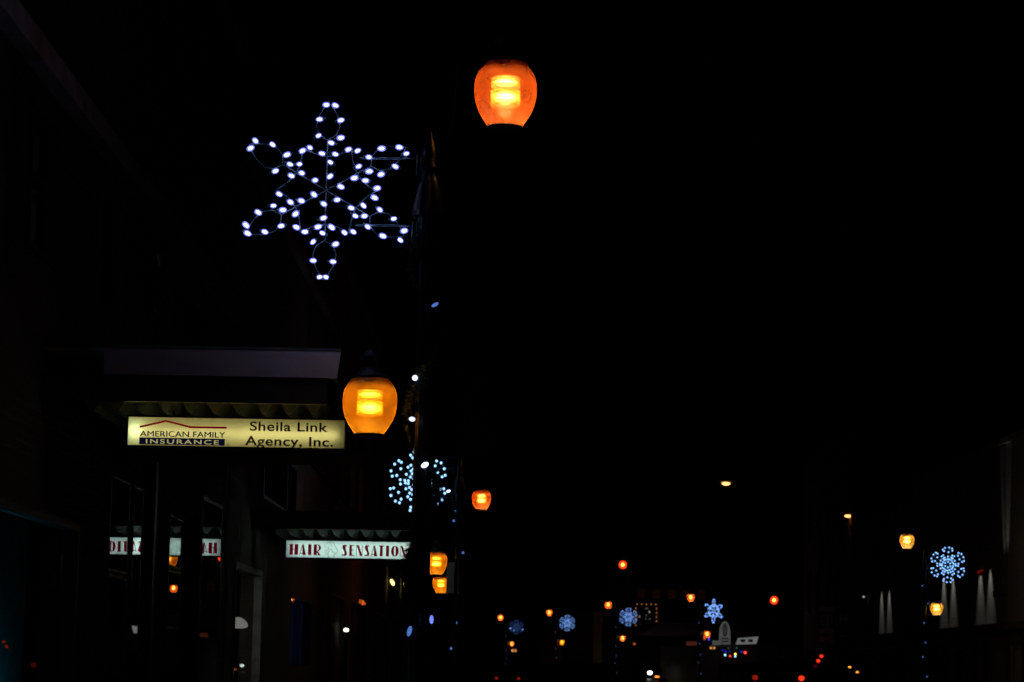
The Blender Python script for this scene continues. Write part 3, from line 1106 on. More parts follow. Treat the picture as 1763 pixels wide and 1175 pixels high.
g_led_mid = glow('led_garland', (0.5, 0.6, 1.0), 2.0)
gbulb(749, 525, 14, 6, 30, g_led_blue)
gbulb(714.5, 651, 10, 10, 0, g_led_mid)
gbulb(709.5, 722, 11, 8, -10, g_led_mid)
gbulb(731.5, 801, 14, 9, 28, g_led)
gbulb(743, 1067, 7, 15, 0, glow('led_mid_blue', (0.17, 0.27, 1.0), 1.0))
gbulb(705, 1087, 8, 18, -14, glow('led_sky_blue', (0.13, 0.33, 0.95), 0.5))
gbulb(784, 880, 3, 2, 0, g_led_blue)
gbulb(772, 846, 8, 5, 20, g_led_mid)
gfar = empty('garland', (0, 0, 0), 0, None, 'garland', 'evergreen garlands on the lamp posts')
MB().tube(cord, .012, 5).build('cord', m_cord, gfar)
nf = MB()
random.seed(12)
for i in range(900):
    t = random.uniform(0, 3.24)
    c = helix(t)
    d = Vector((random.gauss(0, 1), random.gauss(0, 1), random.gauss(0, 1))).normalized()
    s = d.cross(Vector((random.random(), random.random(), random.random()))).normalized() * .008
    nf.quad(c - s, c + s, c + d * random.uniform(.04, .09))
nf.build('foliage', m_needle, gfar)['kind'] = 'stuff'
fb = MB().ball((0, 0, 0), .022, .022, .022, 6, 5).mesh('bulb', g_led_blue, True)
for t in (.35, .85, 1.4, 1.95, 2.35, 2.9):
    c = helix(t)
    n2 = Vector((c.x, c.y, 0)).normalized() * .06
    place('bulb', fb, gfar, (c.x + n2.x, -.17, c.z))
first = True
for key, lab in (('L2', 'garland with small bulbs on the second lamp post at left'), ('R1', 'garland on the lamp post before the downlit stucco shop'),
                 ('R2', 'garland on the lamp post by the diner'), ('R3', 'garland on the lamp post by the bulb framed window'),
                 ('R4', 'garland on the lamp post left of the blue window'), ('R5', 'garland on the farthest lamp post')):
    g = gfar if first else copy_tree(gfar)
    first = False
    g.location = POSTS[key][0].location
    g['label'] = lab

# ------------------------------------------------------------------ banner on the nearest pole
pb = at(782, 578, D_P)
ban = empty('pole_banner', (base1.x + .06, D_P, Z(785) + .13), 0, 'dark maroon banner on the street side of the nearest lamp post', 'banner')
x0, x1 = at(788, 680, D_P).x - ban.location.x, at(876, 680, D_P).x - ban.location.x
z1 = Z(577) - Z(785)
b = MB()
nn = 8
for i in range(nn):
    for j in range(10):
        def bp(a, c, s):
            u, v = a / nn, c / 10
            return (x0 + (x1 - x0) * u, .012 * math.sin(u * 5 + v * 2.2) + s * .003, z1 * v)
        b.quad(bp(i, j, -1), bp(i + 1, j, -1), bp(i + 1, j + 1, -1), bp(i, j + 1, -1))
b.build('cloth', m_banner, ban, smooth=True)
for z in (-.008, z1 + .008):
    MB().tube([(.0, 0, z), (x1 + .03, 0, z)], .011, 8).build('banner_arm', m_iron, ban, smooth=True)

# ------------------------------------------------------------------ canopies and hanging signs
def canopy(label, y0, y1, xr, z_bot, z_top, fmat, wave, lower, deck_y, deck_z, u0=0.0, phase=0.0, slant=0.03):
    root = empty('canopy', (X_L, y0, z_bot), 0, label, 'canopy', 'metal canopies over the left pavement')
    w = xr - X_L
    m = MB()
    h = z_top - z_bot
    m.prism([(u0, 0), (w - slant, 0), (w, h), (u0, h)], (0.002, 0, 0), (1, 0, 0), (0, 0, 1), (0, 1, 0), .05)  # fascia cut short at its left end in place of its fade into darkness
    m.build('front_fascia', fmat, root)
    MB().box((u0, -.012, h - .012), (w + .006, -.001, h + .008)).build('drip_edge', m_wire, root)
    MB().box((.003, .06, -lower), (w - .1, .11, -.003)).build('front_beam', m_black_print, root)
    MB().prism([(w - slant, 0), (w, h), (w - .05, h), (w - .05 - slant, 0)], (.002, .052, 0), (1, 0, 0), (0, 0, 1), (0, 1, 0), y1 - y0 - .1).build('side_fascia', m_frame_dark, root)
    MB().quad((.002, .055, h - .012), (w - .055, .055, h - .012), (w - .055, y1 - y0, h - .012), (.002, y1 - y0, h - .012)).build('top_sheet', fmat, root)
    m = MB()
    n = int(w / wave) + 1
    yd, zd = deck_y, deck_z - z_bot
    prof = []
    for i in range(n):
        a = i * wave + phase
        if not (.02 < a < w - wave - .06):
            continue
        prof += [(a, .11), (a + wave * .34, 0.0), (a + wave * .52, 0.0), (a + wave * .86, .11)]
        m.quad((a, yd - .002, zd + .11), (a + wave * .34, yd - .002, zd), (a + wave * .52, yd - .002, zd), (a + wave * .86, yd - .002, zd + .11))
    for (a, z), (c, zz) in zip(prof, prof[1:]):
        for dz in (0, .006):
            m.quad((a, yd, z + zd + dz), (c, yd, zz + zd + dz), (c, y1 - y0 - .02, zz + zd + dz), (a, y1 - y0 - .02, z + zd + dz))
    m.build('deck', m_deck, root)
    MB().box((.003, y1 - y0 - .01, -lower - .1), (w - .06, y1 - y0 + .05, h)).build('rear_beam', m_frame_dark, root)
    for yy in (.5, y1 - y0 - .5):
        MB().tube([(.0, yy, h + 1.55), (w * .62, yy, h - .005)], .011, 8).build('tie_rod', m_arm, root)
    return root


YC = 18.7
c1_r = at(587, 603, YC)
zb1, zt1 = at(560, 651, YC).z, at(560, 602, YC).z
low1 = zb1 - at(400, 694, YC + .06).z
can1 = canopy('grey metal canopy with corrugated underside above the cream insurance sign', YC, YC + 4.6, c1_r.x, zb1, zt1, m_sheet, .2, low1, .77, at(400, 711, YC + .77).z, .5)
YD = 34.5
zb2, zt2 = at(600, 906, YD).z, at(600, 882, YD).z
low2 = zb2 - at(600, 912, YD + .06).z
can2 = canopy('maroon metal canopy with corrugated underside above the hair salon sign', YD, YD + 4.2, at(716, 900, YD).x, zb2, zt2, m_sheet_red, .215, low2, .86, at(600, 923, YD + .86).z)


def sign_box(label, tl, W_, H_, T_, face, parent_cat, ceiling_z):
    root = empty('hanging_sign', tl, 0, label, parent_cat)
    c = MB()
    e = .012
    c.box((-e, -.0, -H_ - e), (0, T_, e)).box((W_, 0, -H_ - e), (W_ + e, T_, e))
    c.box((0, 0, 0), (W_, T_, e)).box((0, 0, -H_ - e), (W_, T_, -H_))
    c.build('cabinet', m_cabinet, root)
    i = MB()
    d = .002
    i.quad((d, d, -d), (W_ - d, d, -d), (W_ - d, T_ - d, -d), (d, T_ - d, -d))
    i.quad((d, d, -H_ + d), (W_ - d, d, -H_ + d), (W_ - d, T_ - d, -H_ + d), (d, T_ - d, -H_ + d))
    i.build('liner', m_cabinet_in, root)
    MB().quad((0, .004, -H_), (W_, .004, -H_), (W_, .004, 0), (0, .004, 0)).build('face', face, root)
    MB().quad((0, T_ - .004, -H_), (W_, T_ - .004, -H_), (W_, T_ - .004, 0), (0, T_ - .004, 0)).build('face', face, root)
    for u in (.2 * W_, .8 * W_):
        MB().tube([(u, T_ / 2, e), (u, T_ / 2, ceiling_z - tl.z)], .01, 6).build('hanger', m_iron, root)
    return root


Y1 = 19.15
tl1 = at(221.5, 717.5, Y1)
W1 = at(594, 725, Y1).x - tl1.x
H1 = tl1.z - at(222, 766.5, Y1).z
U = W1 / 1220.0
s1 = sign_box('long cream backlit sign reading American Family Insurance, Sheila Link Agency, Inc.', tl1, W1, H1, .2, m_acr_yellow, 'sign', zb1 - low1 - .02)
for a, b_ in ((.07, 1.08), (.9, W1 - .07)):
    MB().tube([(a, .062 if a < .5 else .055, -H1 * .54), (b_, .062 if a < .5 else .055, -H1 * .54)], .016, 10).build('tube', g_tube_warm, s1)
MB().ball((.055, .07, -H1 * .5), .014, .014, .02, 8, 6).build('hot_spot_bulb', g_spot_white, s1)  # added bulb makes the hot spot at the sign's left end
MB().ball((W1 - .06, .05, -H1 * .55), .012, .012, .016, 8, 6).build('hot_spot_bulb', g_tube_warm, s1)  # added bulb for the right-hand hot spot


def line_strip(parent, name, pts, th, mat, y=-.002):
    m = MB()
    for (u0, v0), (u1, v1) in zip(pts, pts[1:]):
        m.quad((u0 * U, y, -(v0 - th / 2) * U), (u1 * U, y, -(v1 - th / 2) * U), (u1 * U, y, -(v1 + th / 2) * U), (u0 * U, y, -(v0 + th / 2) * U))
    return m.build(name, mat, parent)


line_strip(s1, 'roof_emblem', [(64, 58), (212, 21), (350, 54), (555, 54)], 11, m_red_print)
for dx, yy in ((0, -.002), (2.2, -.0026)):      # printed twice, a hair apart, for the heavier stroke
    text_part('letter', 'AMERICAN FAMILY', m_navy_print, s1, (67 + dx) * U, (546 + dx) * U, (-110 - dx * .4) * U, (-77 - dx * .4) * U, yy, 0.0, 1.0)
MB().quad((65 * U, -.002, -156 * U), (547 * U, -.002, -156 * U), (547 * U, -.002, -117 * U), (65 * U, -.002, -117 * U)).build('lettering_band', m_navy_print, s1)
text_part('letter', 'INSURANCE', glow('backlit_cream_letters', (0.8, 0.72, 0.3), 0.42, 'NONE'), s1, 103 * U, 513 * U, -150 * U, -124 * U, -.004, .012, 1.25)
text_part('letter', 'Sheila Link', m_black_print, s1, 685 * U, 1124 * U, -67 * U, -14 * U, -.002, .018, 1.06)
text_part('letter', 'Agency, Inc.', m_black_print, s1, 660 * U, 1156 * U, -150 * U, -96 * U, -.002, .018, 1.06)
text_part('registered_mark', '®', m_grey_print, s1, 556 * U, 572 * U, -156 * U, -142 * U, -.002)

Y2 = 34.95
tl2 = at(493.2, 930.5, Y2)
W2 = at(733, 936, Y2).x - tl2.x
H2 = tl2.z - at(492.5, 959.5, Y2).z
s2 = sign_box('cool white backlit sign with wine red art deco letters reading Hair Sensations', tl2, W2, H2, .24, m_acr_white, 'sign', zb2 - low2 - .02)
for v in (.27, .73):
    MB().tube([(.05, .12, -H2 * v), (W2 - .05, .12, -H2 * v)], .016, 8).build('tube', g_tube_cool, s2)
C2 = W2 / (733 - 493.2) / 6.78         # metres per pixel of the enlarged view


def arc(cx, cy, rx, ry, a0, a1, n=10):
    return [(cx + rx * math.cos(R(a0 + (a1 - a0) * i / n)), cy + ry * math.sin(R(a0 + (a1 - a0) * i / n))) for i in range(n + 1)]


def glyph(ch):
    """art deco capitals in a unit box: list of polygons"""
    if ch == 'H': return [[(0, 0), (.4, 0), (.4, 1), (0, 1)], [(.58, 0), (1, 0), (1, 1), (.58, 1)], [(.4, .48), (.58, .48), (.58, .56), (.4, .56)]]
    if ch == 'A': return [[(.42, 1), (.62, 1), (1, 0), (.48, 0)], [(.42, 1), (.5, .92), (.1, 0), (0, 0)], [(.15, .12), (.5, .12), (.5, .19), (.18, .19)]]
    if ch == 'I': return [[(0, 0), (1, 0), (1, 1), (0, 1)]]
    if ch == 'R': return [[(0, 0), (.45, 0), (.45, 1), (0, 1)], arc(.5, .68, .5, .32, 90, -90) + arc(.5, .68, .2, .25, -90, 90), [(.45, .93), (.5, .93), (.5, 1), (.45, 1)], [(.45, .36), (.6, .36), (1, 0), (.62, 0), (.45, .3)]]
    if ch == 'S': return [[(.3, 1), (.92, 1), (.95, .82), (.85, .82), (.8, .92), (.72, .88), (.7, .72), (.8, .5), (.95, .34), (1, .2), (.92, .05), (.75, 0), (0, 0), (.05, .14), (.3, .1), (.5, .16), (.5, .3), (.4, .42), (.15, .62), (.05, .8), (.12, .94)]]
    if ch == 'E': return [[(.1, 0), (.6, 0), (.6, 1), (.1, 1)], [(.6, .93), (1, .9), (1, 1), (.6, 1)], [(.6, .5), (.92, .5), (.92, .57), (.6, .57)], [(.6, 0), (1, 0), (1, .1), (.6, .07)]]
    if ch == 'N': return [[(0, 0), (.09, 0), (.09, 1), (0, 1)], [(.05, 1), (.42, 1), (1, 0), (.62, 0)], [(.91, 0), (1, 0), (1, 1), (.91, 1)], [(.05, .35), (.09, .35), (.62, 0.2), (.62, .0)]][:3]
    if ch == 'T': return [[(.22, 0), (.76, 0), (.76, .9), (.22, .9)], [(0, .9), (1, .9), (1, 1), (0, 1)]]
    if ch == 'O': return [arc(.46, .5, .46, .5, 90, 270) + arc(.46, .5, .06, .42, 270, 90), arc(.54, .5, .46, .5, 90, -90) + arc(.54, .5, .06, .42, -90, 90), [(.46, .92), (.54, .92), (.54, 1), (.46, 1)], [(.46, 0), (.54, 0), (.54, .08), (.46, .08)]]
    return []


def tri_fill(m, poly, x0, zb, w, h, y):
    from mathutils.geometry import tessellate_polygon
    P = [Vector((x0 + a * w, y, zb + b * h)) for a, b in poly]
    for t in tessellate_polygon([P]):
        m.quad(*[P[i] for i in t])


for ch, a, b_ in (('H', 132, 232), ('A', 245, 325), ('I', 347, 387), ('R', 412, 497), ('S', 742, 802), ('E', 822, 884), ('N', 908, 982), ('S', 1005, 1064), ('A', 1080, 1157),
                  ('T', 1172, 1233), ('I', 1255, 1293), ('O', 1315, 1405), ('N', 1420, 1492), ('S', 1512, 1572)):
    m = MB()
    u0, u1 = (a - 92) * C2, (b_ - 92) * C2
    for poly in glyph(ch):
        tri_fill(m, poly, u0, -168 * C2, u1 - u0, 126 * C2, -.002)
    m.build('letter', m_wine_print, s2)


def sketch(pts):
    q = bez([((x - 92) * C2, -.003, -(y - 205) * C2) for x, y in pts], 5)
    return MB().tube(q, .0035, 4)


for pts in ([(560, 240), (590, 215), (640, 225), (665, 270), (690, 320), (670, 350), (650, 330)], [(535, 245), (548, 275), (540, 270)], [(590, 260), (585, 300), (615, 300), (625, 320), (640, 340)],
            [(545, 330), (560, 355), (585, 350), (575, 335)], [(580, 360), (595, 400)], [(655, 350), (648, 395)], [(600, 230), (620, 250), (615, 270)], [(540, 320), (570, 312), (600, 335)]):
    sketch(pts).build('portrait_line', m_grey_print, s2)

# ------------------------------------------------------------------ inside the shop windows
wx = X_L - .35
neon = empty('neon_squiggle', (wx - .1, left_D(322), 2.55), 0, 'small teal neon squiggle glowing in the dark doorway', 'neon sign')
pA, pB = on_x(313, 998, X_L - .3), on_x(329, 993, X_L - .3)
neon.location = pA
MB().tube(bez([(0, 0, 0), (pB - pA) * .35 + Vector((0, 0, -.03)), (pB - pA) * .7 + Vector((0, 0, .0)), (pB - pA) * .95 + Vector((0, 0, .02)), (pB - pA)], 6), .022, 8).build('tube', g_teal_neon, neon, smooth=True)
MB().tube([(0, 0, 0), (0, .0, -.3)], .006, 6).build('stand', m_iron, neon)
MB().box((-.08, -.05, -.34), (.08, .3, -.3)).build('shelf', m_wood_dark, neon)

teal_src = empty('hidden_teal_lamp', (X_L - .48, 20.75, .2), 0, 'unseen teal lamp added to throw a low glow behind the nearest dark shop window', 'lamp')  # out of view, added to give the teal glow its source
MB().tube([(0, -.1, .35), (0, .0, .7), (0, -.05, 1.08)], .08, 10).build('tube', g_teal_lamp, teal_src, smooth=True)
MB().lathe([(0, .12), (.03, .12), (.05, .03), (.35, .03)], (0, 0, 0), 14).build('stand', m_iron, teal_src)
MB().box((X_L - .78, 16.1, .32), (X_L - .75, 22.3, 3.58)).build('glow_catch_blind', surf('grey_blind', (.35, .36, .38), .9), None, label='grey blind added to catch the teal glow in the nearest dark shop window', cat='blind')  # added surface for the hidden teal lamp to shine on

# salon display window
sx = X_L - .5
shelf = empty('display_shelf', (sx, 33.6, 1.375), 0, 'pale shelf across the salon display window', 'shelf')
MB().box((-.25, -1.0, 0), (.17, 2.5, .035)).build('board', m_frame_white, shelf)
for yy in (-.6, 2.0):
    MB().box((-.2, yy, -1.245), (-.15, yy + .05, -.002)).build('leg', m_frame_white, shelf)
twz = shelf.location.z + .035
for k, lab in enumerate(('sparse silvery tinsel twigs at the near end of the salon shelf', 'tall silvery tinsel twigs in the middle of the salon shelf', 'silvery tinsel twigs at the far end of the salon shelf')):
    tw = empty('tinsel_twigs', (sx - .02, 33.3 + .75 * k, twz), 0, lab, 'twigs', 'tinsel twigs in the salon window')
    m = MB()
    random.seed(20 + k)
    for i in range(26):
        a = random.uniform(0, 6.28)
        L = random.uniform(.12, .3)
        e = Vector((math.cos(a) * .1, math.sin(a) * .25, L))
        m.tube([(math.cos(a) * .02, math.sin(a) * .02, 0), e * .55 + Vector((0, 0, .05)), e], [.006, .005, .002], 4)
    m.build('twig', m_tinsel, tw)['kind'] = 'stuff'
pl = empty('pendant_lamp', at(409, 1063, 33.2), 0, 'white dome pendant lamp in the salon display window', 'lamp')
MB().lathe([(-.15, .09), (-.13, .145), (-.085, .14), (-.045, .11), (-.01, .06), (.0, .03)], (0, 0, 0), 20, cap=True).build('shade', g_shade, pl, smooth=True)
MB().tube([(0, 0, 0), (0, 0, 1.6)], .006, 6).build('cord', m_iron, pl)
MB().box((X_L - .62, 32.3, .1), (X_L - .58, 36.6, 3.2)).build('window_backdrop', surf('slate_backdrop', (.05, .055, .07), .9), None, label='dark slate backdrop board behind the salon display', cat='board')
cl = empty('shop_light', (X_L - .45, 34.2, 3.05), 0, 'unseen tube light added above the salon display window to brighten it', 'light')  # hidden behind the front, added to light the display window
MB().box((-.05, -.8, 0), (.05, .8, .03)).build('housing', m_frame_white, cl)
MB().tube([(0, -.75, -.03), (0, .75, -.03)], .015, 8).build('tube', g_window_fill, cl)

# ------------------------------------------------------------------ downlights and uplight on the stucco shops
def wall_spot(px, py, X, name, label, up, watts, size, group):
    p = on_x(px, py, X)
    if not up:
        p.z += .62
    root = empty(name, (X, p.y, p.z), 0, label, 'wall light', group)
    MB().box((-.3, -.03, -.03), (-.002, .03, .03)).build('bracket', m_iron, root)
    MB().lathe([(-.12, .07), (.08, .07), (.1, .04)] if not up else [(-.1, .04), (-.08, .07), (.12, .07)], (-.36, 0, 0), 12).build('housing', m_iron, root, smooth=True)
    ld = bpy.data.lights.new('spot', 'SPOT')
    ld.energy = watts
    ld.color = (1.0, .97, .88)
    ld.spot_size = size
    ld.spot_blend = .85
    ld.shadow_soft_size = .03
    lo = bpy.data.objects.new('lamp_light', ld)
    COL.objects.link(lo)
    lo.parent = root
    lo.location = (-.36, 0, -.13 if not up else .13)
    d = Vector((.13, 0, -1 if not up else 1))
    lo.rotation_euler = d.to_track_quat('-Z', 'Y').to_euler()


for px, py, lab in ((1688, 978, 'left downlight of the pair nearest the right edge'), (1705, 977, 'right downlight of the pair nearest the right edge'),
                    (1625, 992, 'left downlight of the pair behind the icy blue snowflake'), (1641, 990, 'right downlight of the pair behind the icy blue snowflake'),
                    (1518, 1016, 'left downlight of the farthest pair on the stucco wall'), (1531, 1014, 'right downlight of the farthest pair on the stucco wall')):
    wall_spot(px, py, X_R, 'wall_downlight', lab, False, 38, R(54), 'downlights on the stucco walls')
wall_spot(1731, 1024, X_R - .1, 'wall_uplight', 'uplight at the foot of the pale pilaster by the right edge', True, 40, R(24), None)

# ------------------------------------------------------------------ roadway lights, traffic signal, road signs
for px, py, Y, side, lab in ((1250, 833, 98.0, 1, 'tall roadway light whose lens hangs highest over the street'), (1460, 889, 120.0, 1, 'tall roadway light before the dark red brick block')):
    p = at(px, py, Y)
    root = empty('roadway_light', (p.x + 4.2, Y, 0.13), 0, lab, 'street light', 'tall roadway lights')
    h = p.z - .13
    MB().lathe([(0, .14), (.3, .11), (h + .2, .07)], (0, 0, 0), 12).build('pole', m_iron, root)
    MB().tube(bez([(0, 0, h - .5), (-.4, 0, h - .05), (-1.6, 0, h + .25), (-3.7, 0, h + .2)]), .035, 8).build('arm', m_iron, root)
    MB().ball((-4.1, 0, h + .12), .45, .17, .1, 14, 8).build('head', m_sheet, root, smooth=True)
    MB().ball((-4.2, 0, h + .0), .17, .13, .07, 14, 8).build('lens', g_cobra, root, smooth=True)

Yt = 104.0
hd1, hd2 = at(1072, 973, Yt), at(1332, 1034, Yt)
tp = empty('traffic_signal', (hd2.x + .42, Yt, .13), 0, 'traffic signal pole with a long mast arm and two red lights', 'traffic signal')
ah = hd1.z + .35 - .13
MB().lathe([(0, .2), (.25, .16), (ah + .3, .1)], (0, 0, 0), 14).build('pole', m_iron, tp)
MB().tube([(0, 0, ah - .1), (hd1.x - tp.location.x - .4, 0, ah + .02)], [.09, .05], 10).build('mast_arm', m_iron, tp)
for q in (hd1, hd2):
    c = q - tp.location
    hh = MB().box((c.x - .18, -.12, c.z - .9), (c.x + .18, .1, c.z + .2)).build('signal_head', m_signal, tp)
    if q is hd2:
        MB().box((c.x + .18, -.04, c.z - .3), (-.08, .04, c.z - .24)).build('bracket', m_iron, hh)
    for k in range(3):
        zc = c.z - .34 * k
        rot = Matrix.Rotation(R(90), 3, 'X')
        MB().ball((c.x, -.12, zc), .17 if k == 0 else .14, .17 if k == 0 else .14, .04, 14, 8, rot).build('lens', g_red if k == 0 else m_signal, hh, smooth=True)
        if k == 0:
            MB().ball((c.x, -.15, zc), .075, .075, .03, 12, 6, rot).build('lens', g_red_core, hh, smooth=True)
        vis = []
        for t in range(9):
            an = R(180 * t / 8)
            vis.append((c.x + math.cos(an) * .17, zc + math.sin(an) * .17))
        v = MB()
        for (xa, za), (xb, zb) in zip(vis, vis[1:]):
            v.quad((xa, -.12, za), (xb, -.12, zb), (xb, -.3, zb), (xa, -.3, za))
        v.build('visor', m_signal, hh)

Yr = 97.0
rs = empty('route_sign_post', (at(1438, 1100, Yr).x, Yr, .13), 0, 'post with a 51 route plate and a blue H plate, each with an arrow below', 'road sign')
gz = lambda y: at(1438, y, Yr).z - .13
gx = lambda x: at(x, 1075, Yr).x - rs.location.x
MB().box((-.04, .02, 0), (.04, .08, gz(1047))).build('post', m_iron, rs)


def plate(x0_, x1_, y0_, y1_, mat, y=0.0):
    return MB().box((gx(x0_), y - .006, gz(y1_)), (gx(x1_), y + .006, gz(y0_))).build('plate', mat, rs)


p1 = plate(1410, 1436, 1056, 1081, m_black_print)
MB().prism([(-.22, .2), (-.1, .26), (0, .22), (.1, .26), (.22, .2), (.27, 0), (.2, -.2), (0, -.28), (-.2, -.2), (-.27, 0)], (gx(1423), -.012, gz(1068.5)), (1, 0, 0), (0, 0, 1), (0, 1, 0), .004).build('shield', m_sign_white, p1)
text_part('number', '51', m_black_print, p1, gx(1423) - .17, gx(1423) + .17, gz(1068.5) - .14, gz(1068.5) + .14, -.015, .02)
p2 = plate(1410, 1436, 1083, 1106, m_sign_white)
ARROW = [(-.2, .03), (.02, .03), (.02, .11), (.22, 0), (.02, -.11), (.02, -.03), (-.2, -.03)]
MB().prism([(-a, b_) for a, b_ in ARROW], (gx(1423), -.012, gz(1094.5)), (1, 0, 0), (0, 0, 1), (0, 1, 0), .004).build('arrow', m_black_print, p2)
p3 = plate(1438, 1465, 1049, 1082, m_sign_blue)
text_part('letter', 'H', m_sign_white, p3, gx(1445), gx(1458), gz(1075), gz(1057), -.015, .03)
p4 = plate(1438, 1465, 1084, 1107, m_sign_blue)
MB().prism([(-a, b_) for a, b_ in ARROW], (gx(1451.5), -.012, gz(1095.5)), (1, 0, 0), (0, 0, 1), (0, 1, 0), .004).build('arrow', m_sign_white, p4)
plate(1410, 1436, 1045, 1054, m_sign_white)

# kerb parking sign near the third lamp post
Yk = 36.0
pk = at(784, 1000, Yk)
ks = empty('parking_sign', (pk.x, Yk, .13), 0, 'thin kerb post with two blank angled sign plates', 'road sign')
ktop, kbot = at(784, 968, Yk).z - .13, at(784, 1022, Yk).z - .13
MB().box((-.025, .0, 0), (.025, .04, ktop + .05)).build('post', m_iron, ks)
for px, sg in ((775.5, -1), (796, 1)):
    x = at(px, 1000, Yk).x - pk.x
    o = MB().box((-.16, -.004, kbot), (.16, .004, ktop)).build('plate', m_sign_grey, ks)
    o.location = (x, .03, 0)
    o.rotation_euler = (0, 0, R(68) * sg)

# ------------------------------------------------------------------ vehicles
def vehicle(name, label, cat, loc, heading, L, Wd, H, paint, tall=False, tails=None, heads=None, group='cars on the street', lamp_z=.85):
    """local +Y is the way it faces"""
    root = empty(name, loc, heading, label, cat, group)
    w = Wd / 2
    bh = .62 * H if not tall else .6 * H
    prof = [(-L / 2, .35), (-L / 2 - .03, .6), (-L / 2 + .02, bh), (L / 2 - 1.2, bh), (L / 2 - .25, bh - .12), (L / 2, .62), (L / 2 - .03, .35)]
    MB().prism(prof, (-w, 0, 0), (0, 1, 0), (0, 0, 1), (1, 0, 0), Wd).build('body', paint, root)
    r0, r1 = (-L / 2 + (.05 if tall else .7), L / 2 - 1.25)
    t0, t1 = (-L / 2 + (.35 if tall else 1.35), L / 2 - 2.0)
    k = MB()
    A = [(-w + .04, r0, bh + .002), (w - .04, r0, bh + .002), (w - .04, r1, bh + .002), (-w + .04, r1, bh + .002)]
    B = [(-w + .2, t0, H), (w - .2, t0, H), (w - .2, t1, H), (-w + .2, t1, H)]
    for i in range(4):
        k.quad(A[i], A[(i + 1) % 4], B[(i + 1) % 4], B[i])
    k.quad(*B)
    k.build('cabin', paint, root)

    def on_face(i, s0, s1, v0, v1, off):
        a, b, c, d = Vector(A[i]), Vector(A[(i + 1) % 4]), Vector(B[(i + 1) % 4]), Vector(B[i])
        n = (b - a).cross(d - a).normalized() * off
        q = lambda s, v: (a + (b - a) * s) * (1 - v) + (d + (c - d) * s) * v + n
        return [q(s0, v0), q(s1, v0), q(s1, v1), q(s0, v1)]
    for i, spans in ((0, [(.06, .94)]), (1, [(.05, .48), (.52, .95)]), (2, [(.06, .94)]), (3, [(.05, .48), (.52, .95)])):
        for a, b in spans:
            MB().quad(*on_face(i, a, b, .12, .88, .006)).build('window', m_glass_car, root)
    for sx_ in (-1, 1):
        for yy in (-L / 2 + .85, L / 2 - .85):
            wh = MB()
            wh.tube([(sx_ * (w - .2), yy, .33), (sx_ * (w + .01), yy, .33)], .33, 18)
            ty = wh.build('wheel', m_rubber, root, smooth=False)
            MB().tube([(sx_ * (w + .012), yy, .33), (sx_ * (w + .022), yy, .33)], .2, 14).build('rim', m_sheet, ty)
    for i, sx_ in enumerate((-1, 1)):
        tm = (tails or [m_tail_off, m_tail_off])[i]
        MB().ball((sx_ * (w - .12), -L / 2 - .02, lamp_z), .10, .05, .085, 10, 8).build('tail_light', tm, root, smooth=True)
        hm = (heads or [m_sign_grey, m_sign_grey])[i]
        MB().ball((sx_ * (w - .22), L / 2 - .02, lamp_z - .1), .14, .07, .1, 10, 8).build('headlight', hm, root, smooth=True)
    MB().box((-w + .02, -L / 2 - .1, .36), (w - .02, -L / 2 - .035, .55)).build('bumper', paint, root)
    MB().box((-w + .02, L / 2 + .005, .36), (w - .02, L / 2 + .08, .55)).build('bumper', paint, root)
    for sx_ in (-1, 1):
        MB().ball((sx_ * (w + .09), r1 - .35, bh + .12), .09, .06, .07, 8, 6).build('mirror', paint, root)
    return root


vehicle('parked_car', 'black sport utility car parked at the left kerb, roof just in view', 'car', (at(990, 1150, 55).x, 57.3, 0), 0, 4.7, 1.86, 1.74, m_carpaint, True)
ca = vehicle('car', 'dark car braking with two red tail lights near the bottom edge', 'car', (at(1331, 1168, 81).x, 83.2, 0), R(4), 4.6, 1.8, 1.62, m_carpaint2, True, tails=[g_tail_dim, g_tail], lamp_z=at(1372, 1168, 81).z)
cb = vehicle('van', 'tall dark van at the right kerb with small red lights high on its back', 'van', (at(1390, 1140, 96).x, 98.6, 0), R(3), 5.0, 1.95, 2.3, m_carpaint2, True, lamp_z=1.0)
for px, py in ((1403, 1138), (1408.5, 1130)):
    q = at(px, py, 96.0)
    MB().ball(q - cb.location, .075, .03, .06, 8, 6).build('marker_light', g_tail, cb)
cc = vehicle('car', 'parked car facing the camera with two small amber lights', 'car', (at(1464, 1155, 88).x, 90.2, 0), R(180), 4.5, 1.8, 1.5, m_carpaint2, False, lamp_z=.8)
for px, py in ((1463, 1149), (1476, 1157.5)):
    q = at(px, py, 87.9)
    MB().ball(Vector((-(q.x - cc.location.x), 90.2 - 87.9, q.z)), .05, .04, .035, 8, 6).build('marker_light', g_amber, cc)
cd = vehicle('van', 'oncoming van with one white headlight and an amber lamp under it', 'van', (at(1139, 1160, 150).x, 152.4, 0), R(180), 4.9, 1.9, 2.0, m_carpaint, True, heads=[m_sign_grey, g_head], lamp_z=at(1131, 1159, 150).z + .1)
q = at(1131, 1165.5, 149.9)
MB().ball(Vector((-(q.x - cd.location.x), 152.4 - 149.9, q.z)), .16, .04, .05, 8, 6).build('turn_lamp', g_amber, cd)
ce = vehicle('car', 'distant car with two tiny red tail lights at the left kerb', 'car', (at(868, 1168, 170).x, 172.4, 0), R(6), 4.5, 1.8, 1.5, m_carpaint, False, tails=[g_tail_dim, g_tail_dim], lamp_z=at(855, 1168, 170).z)

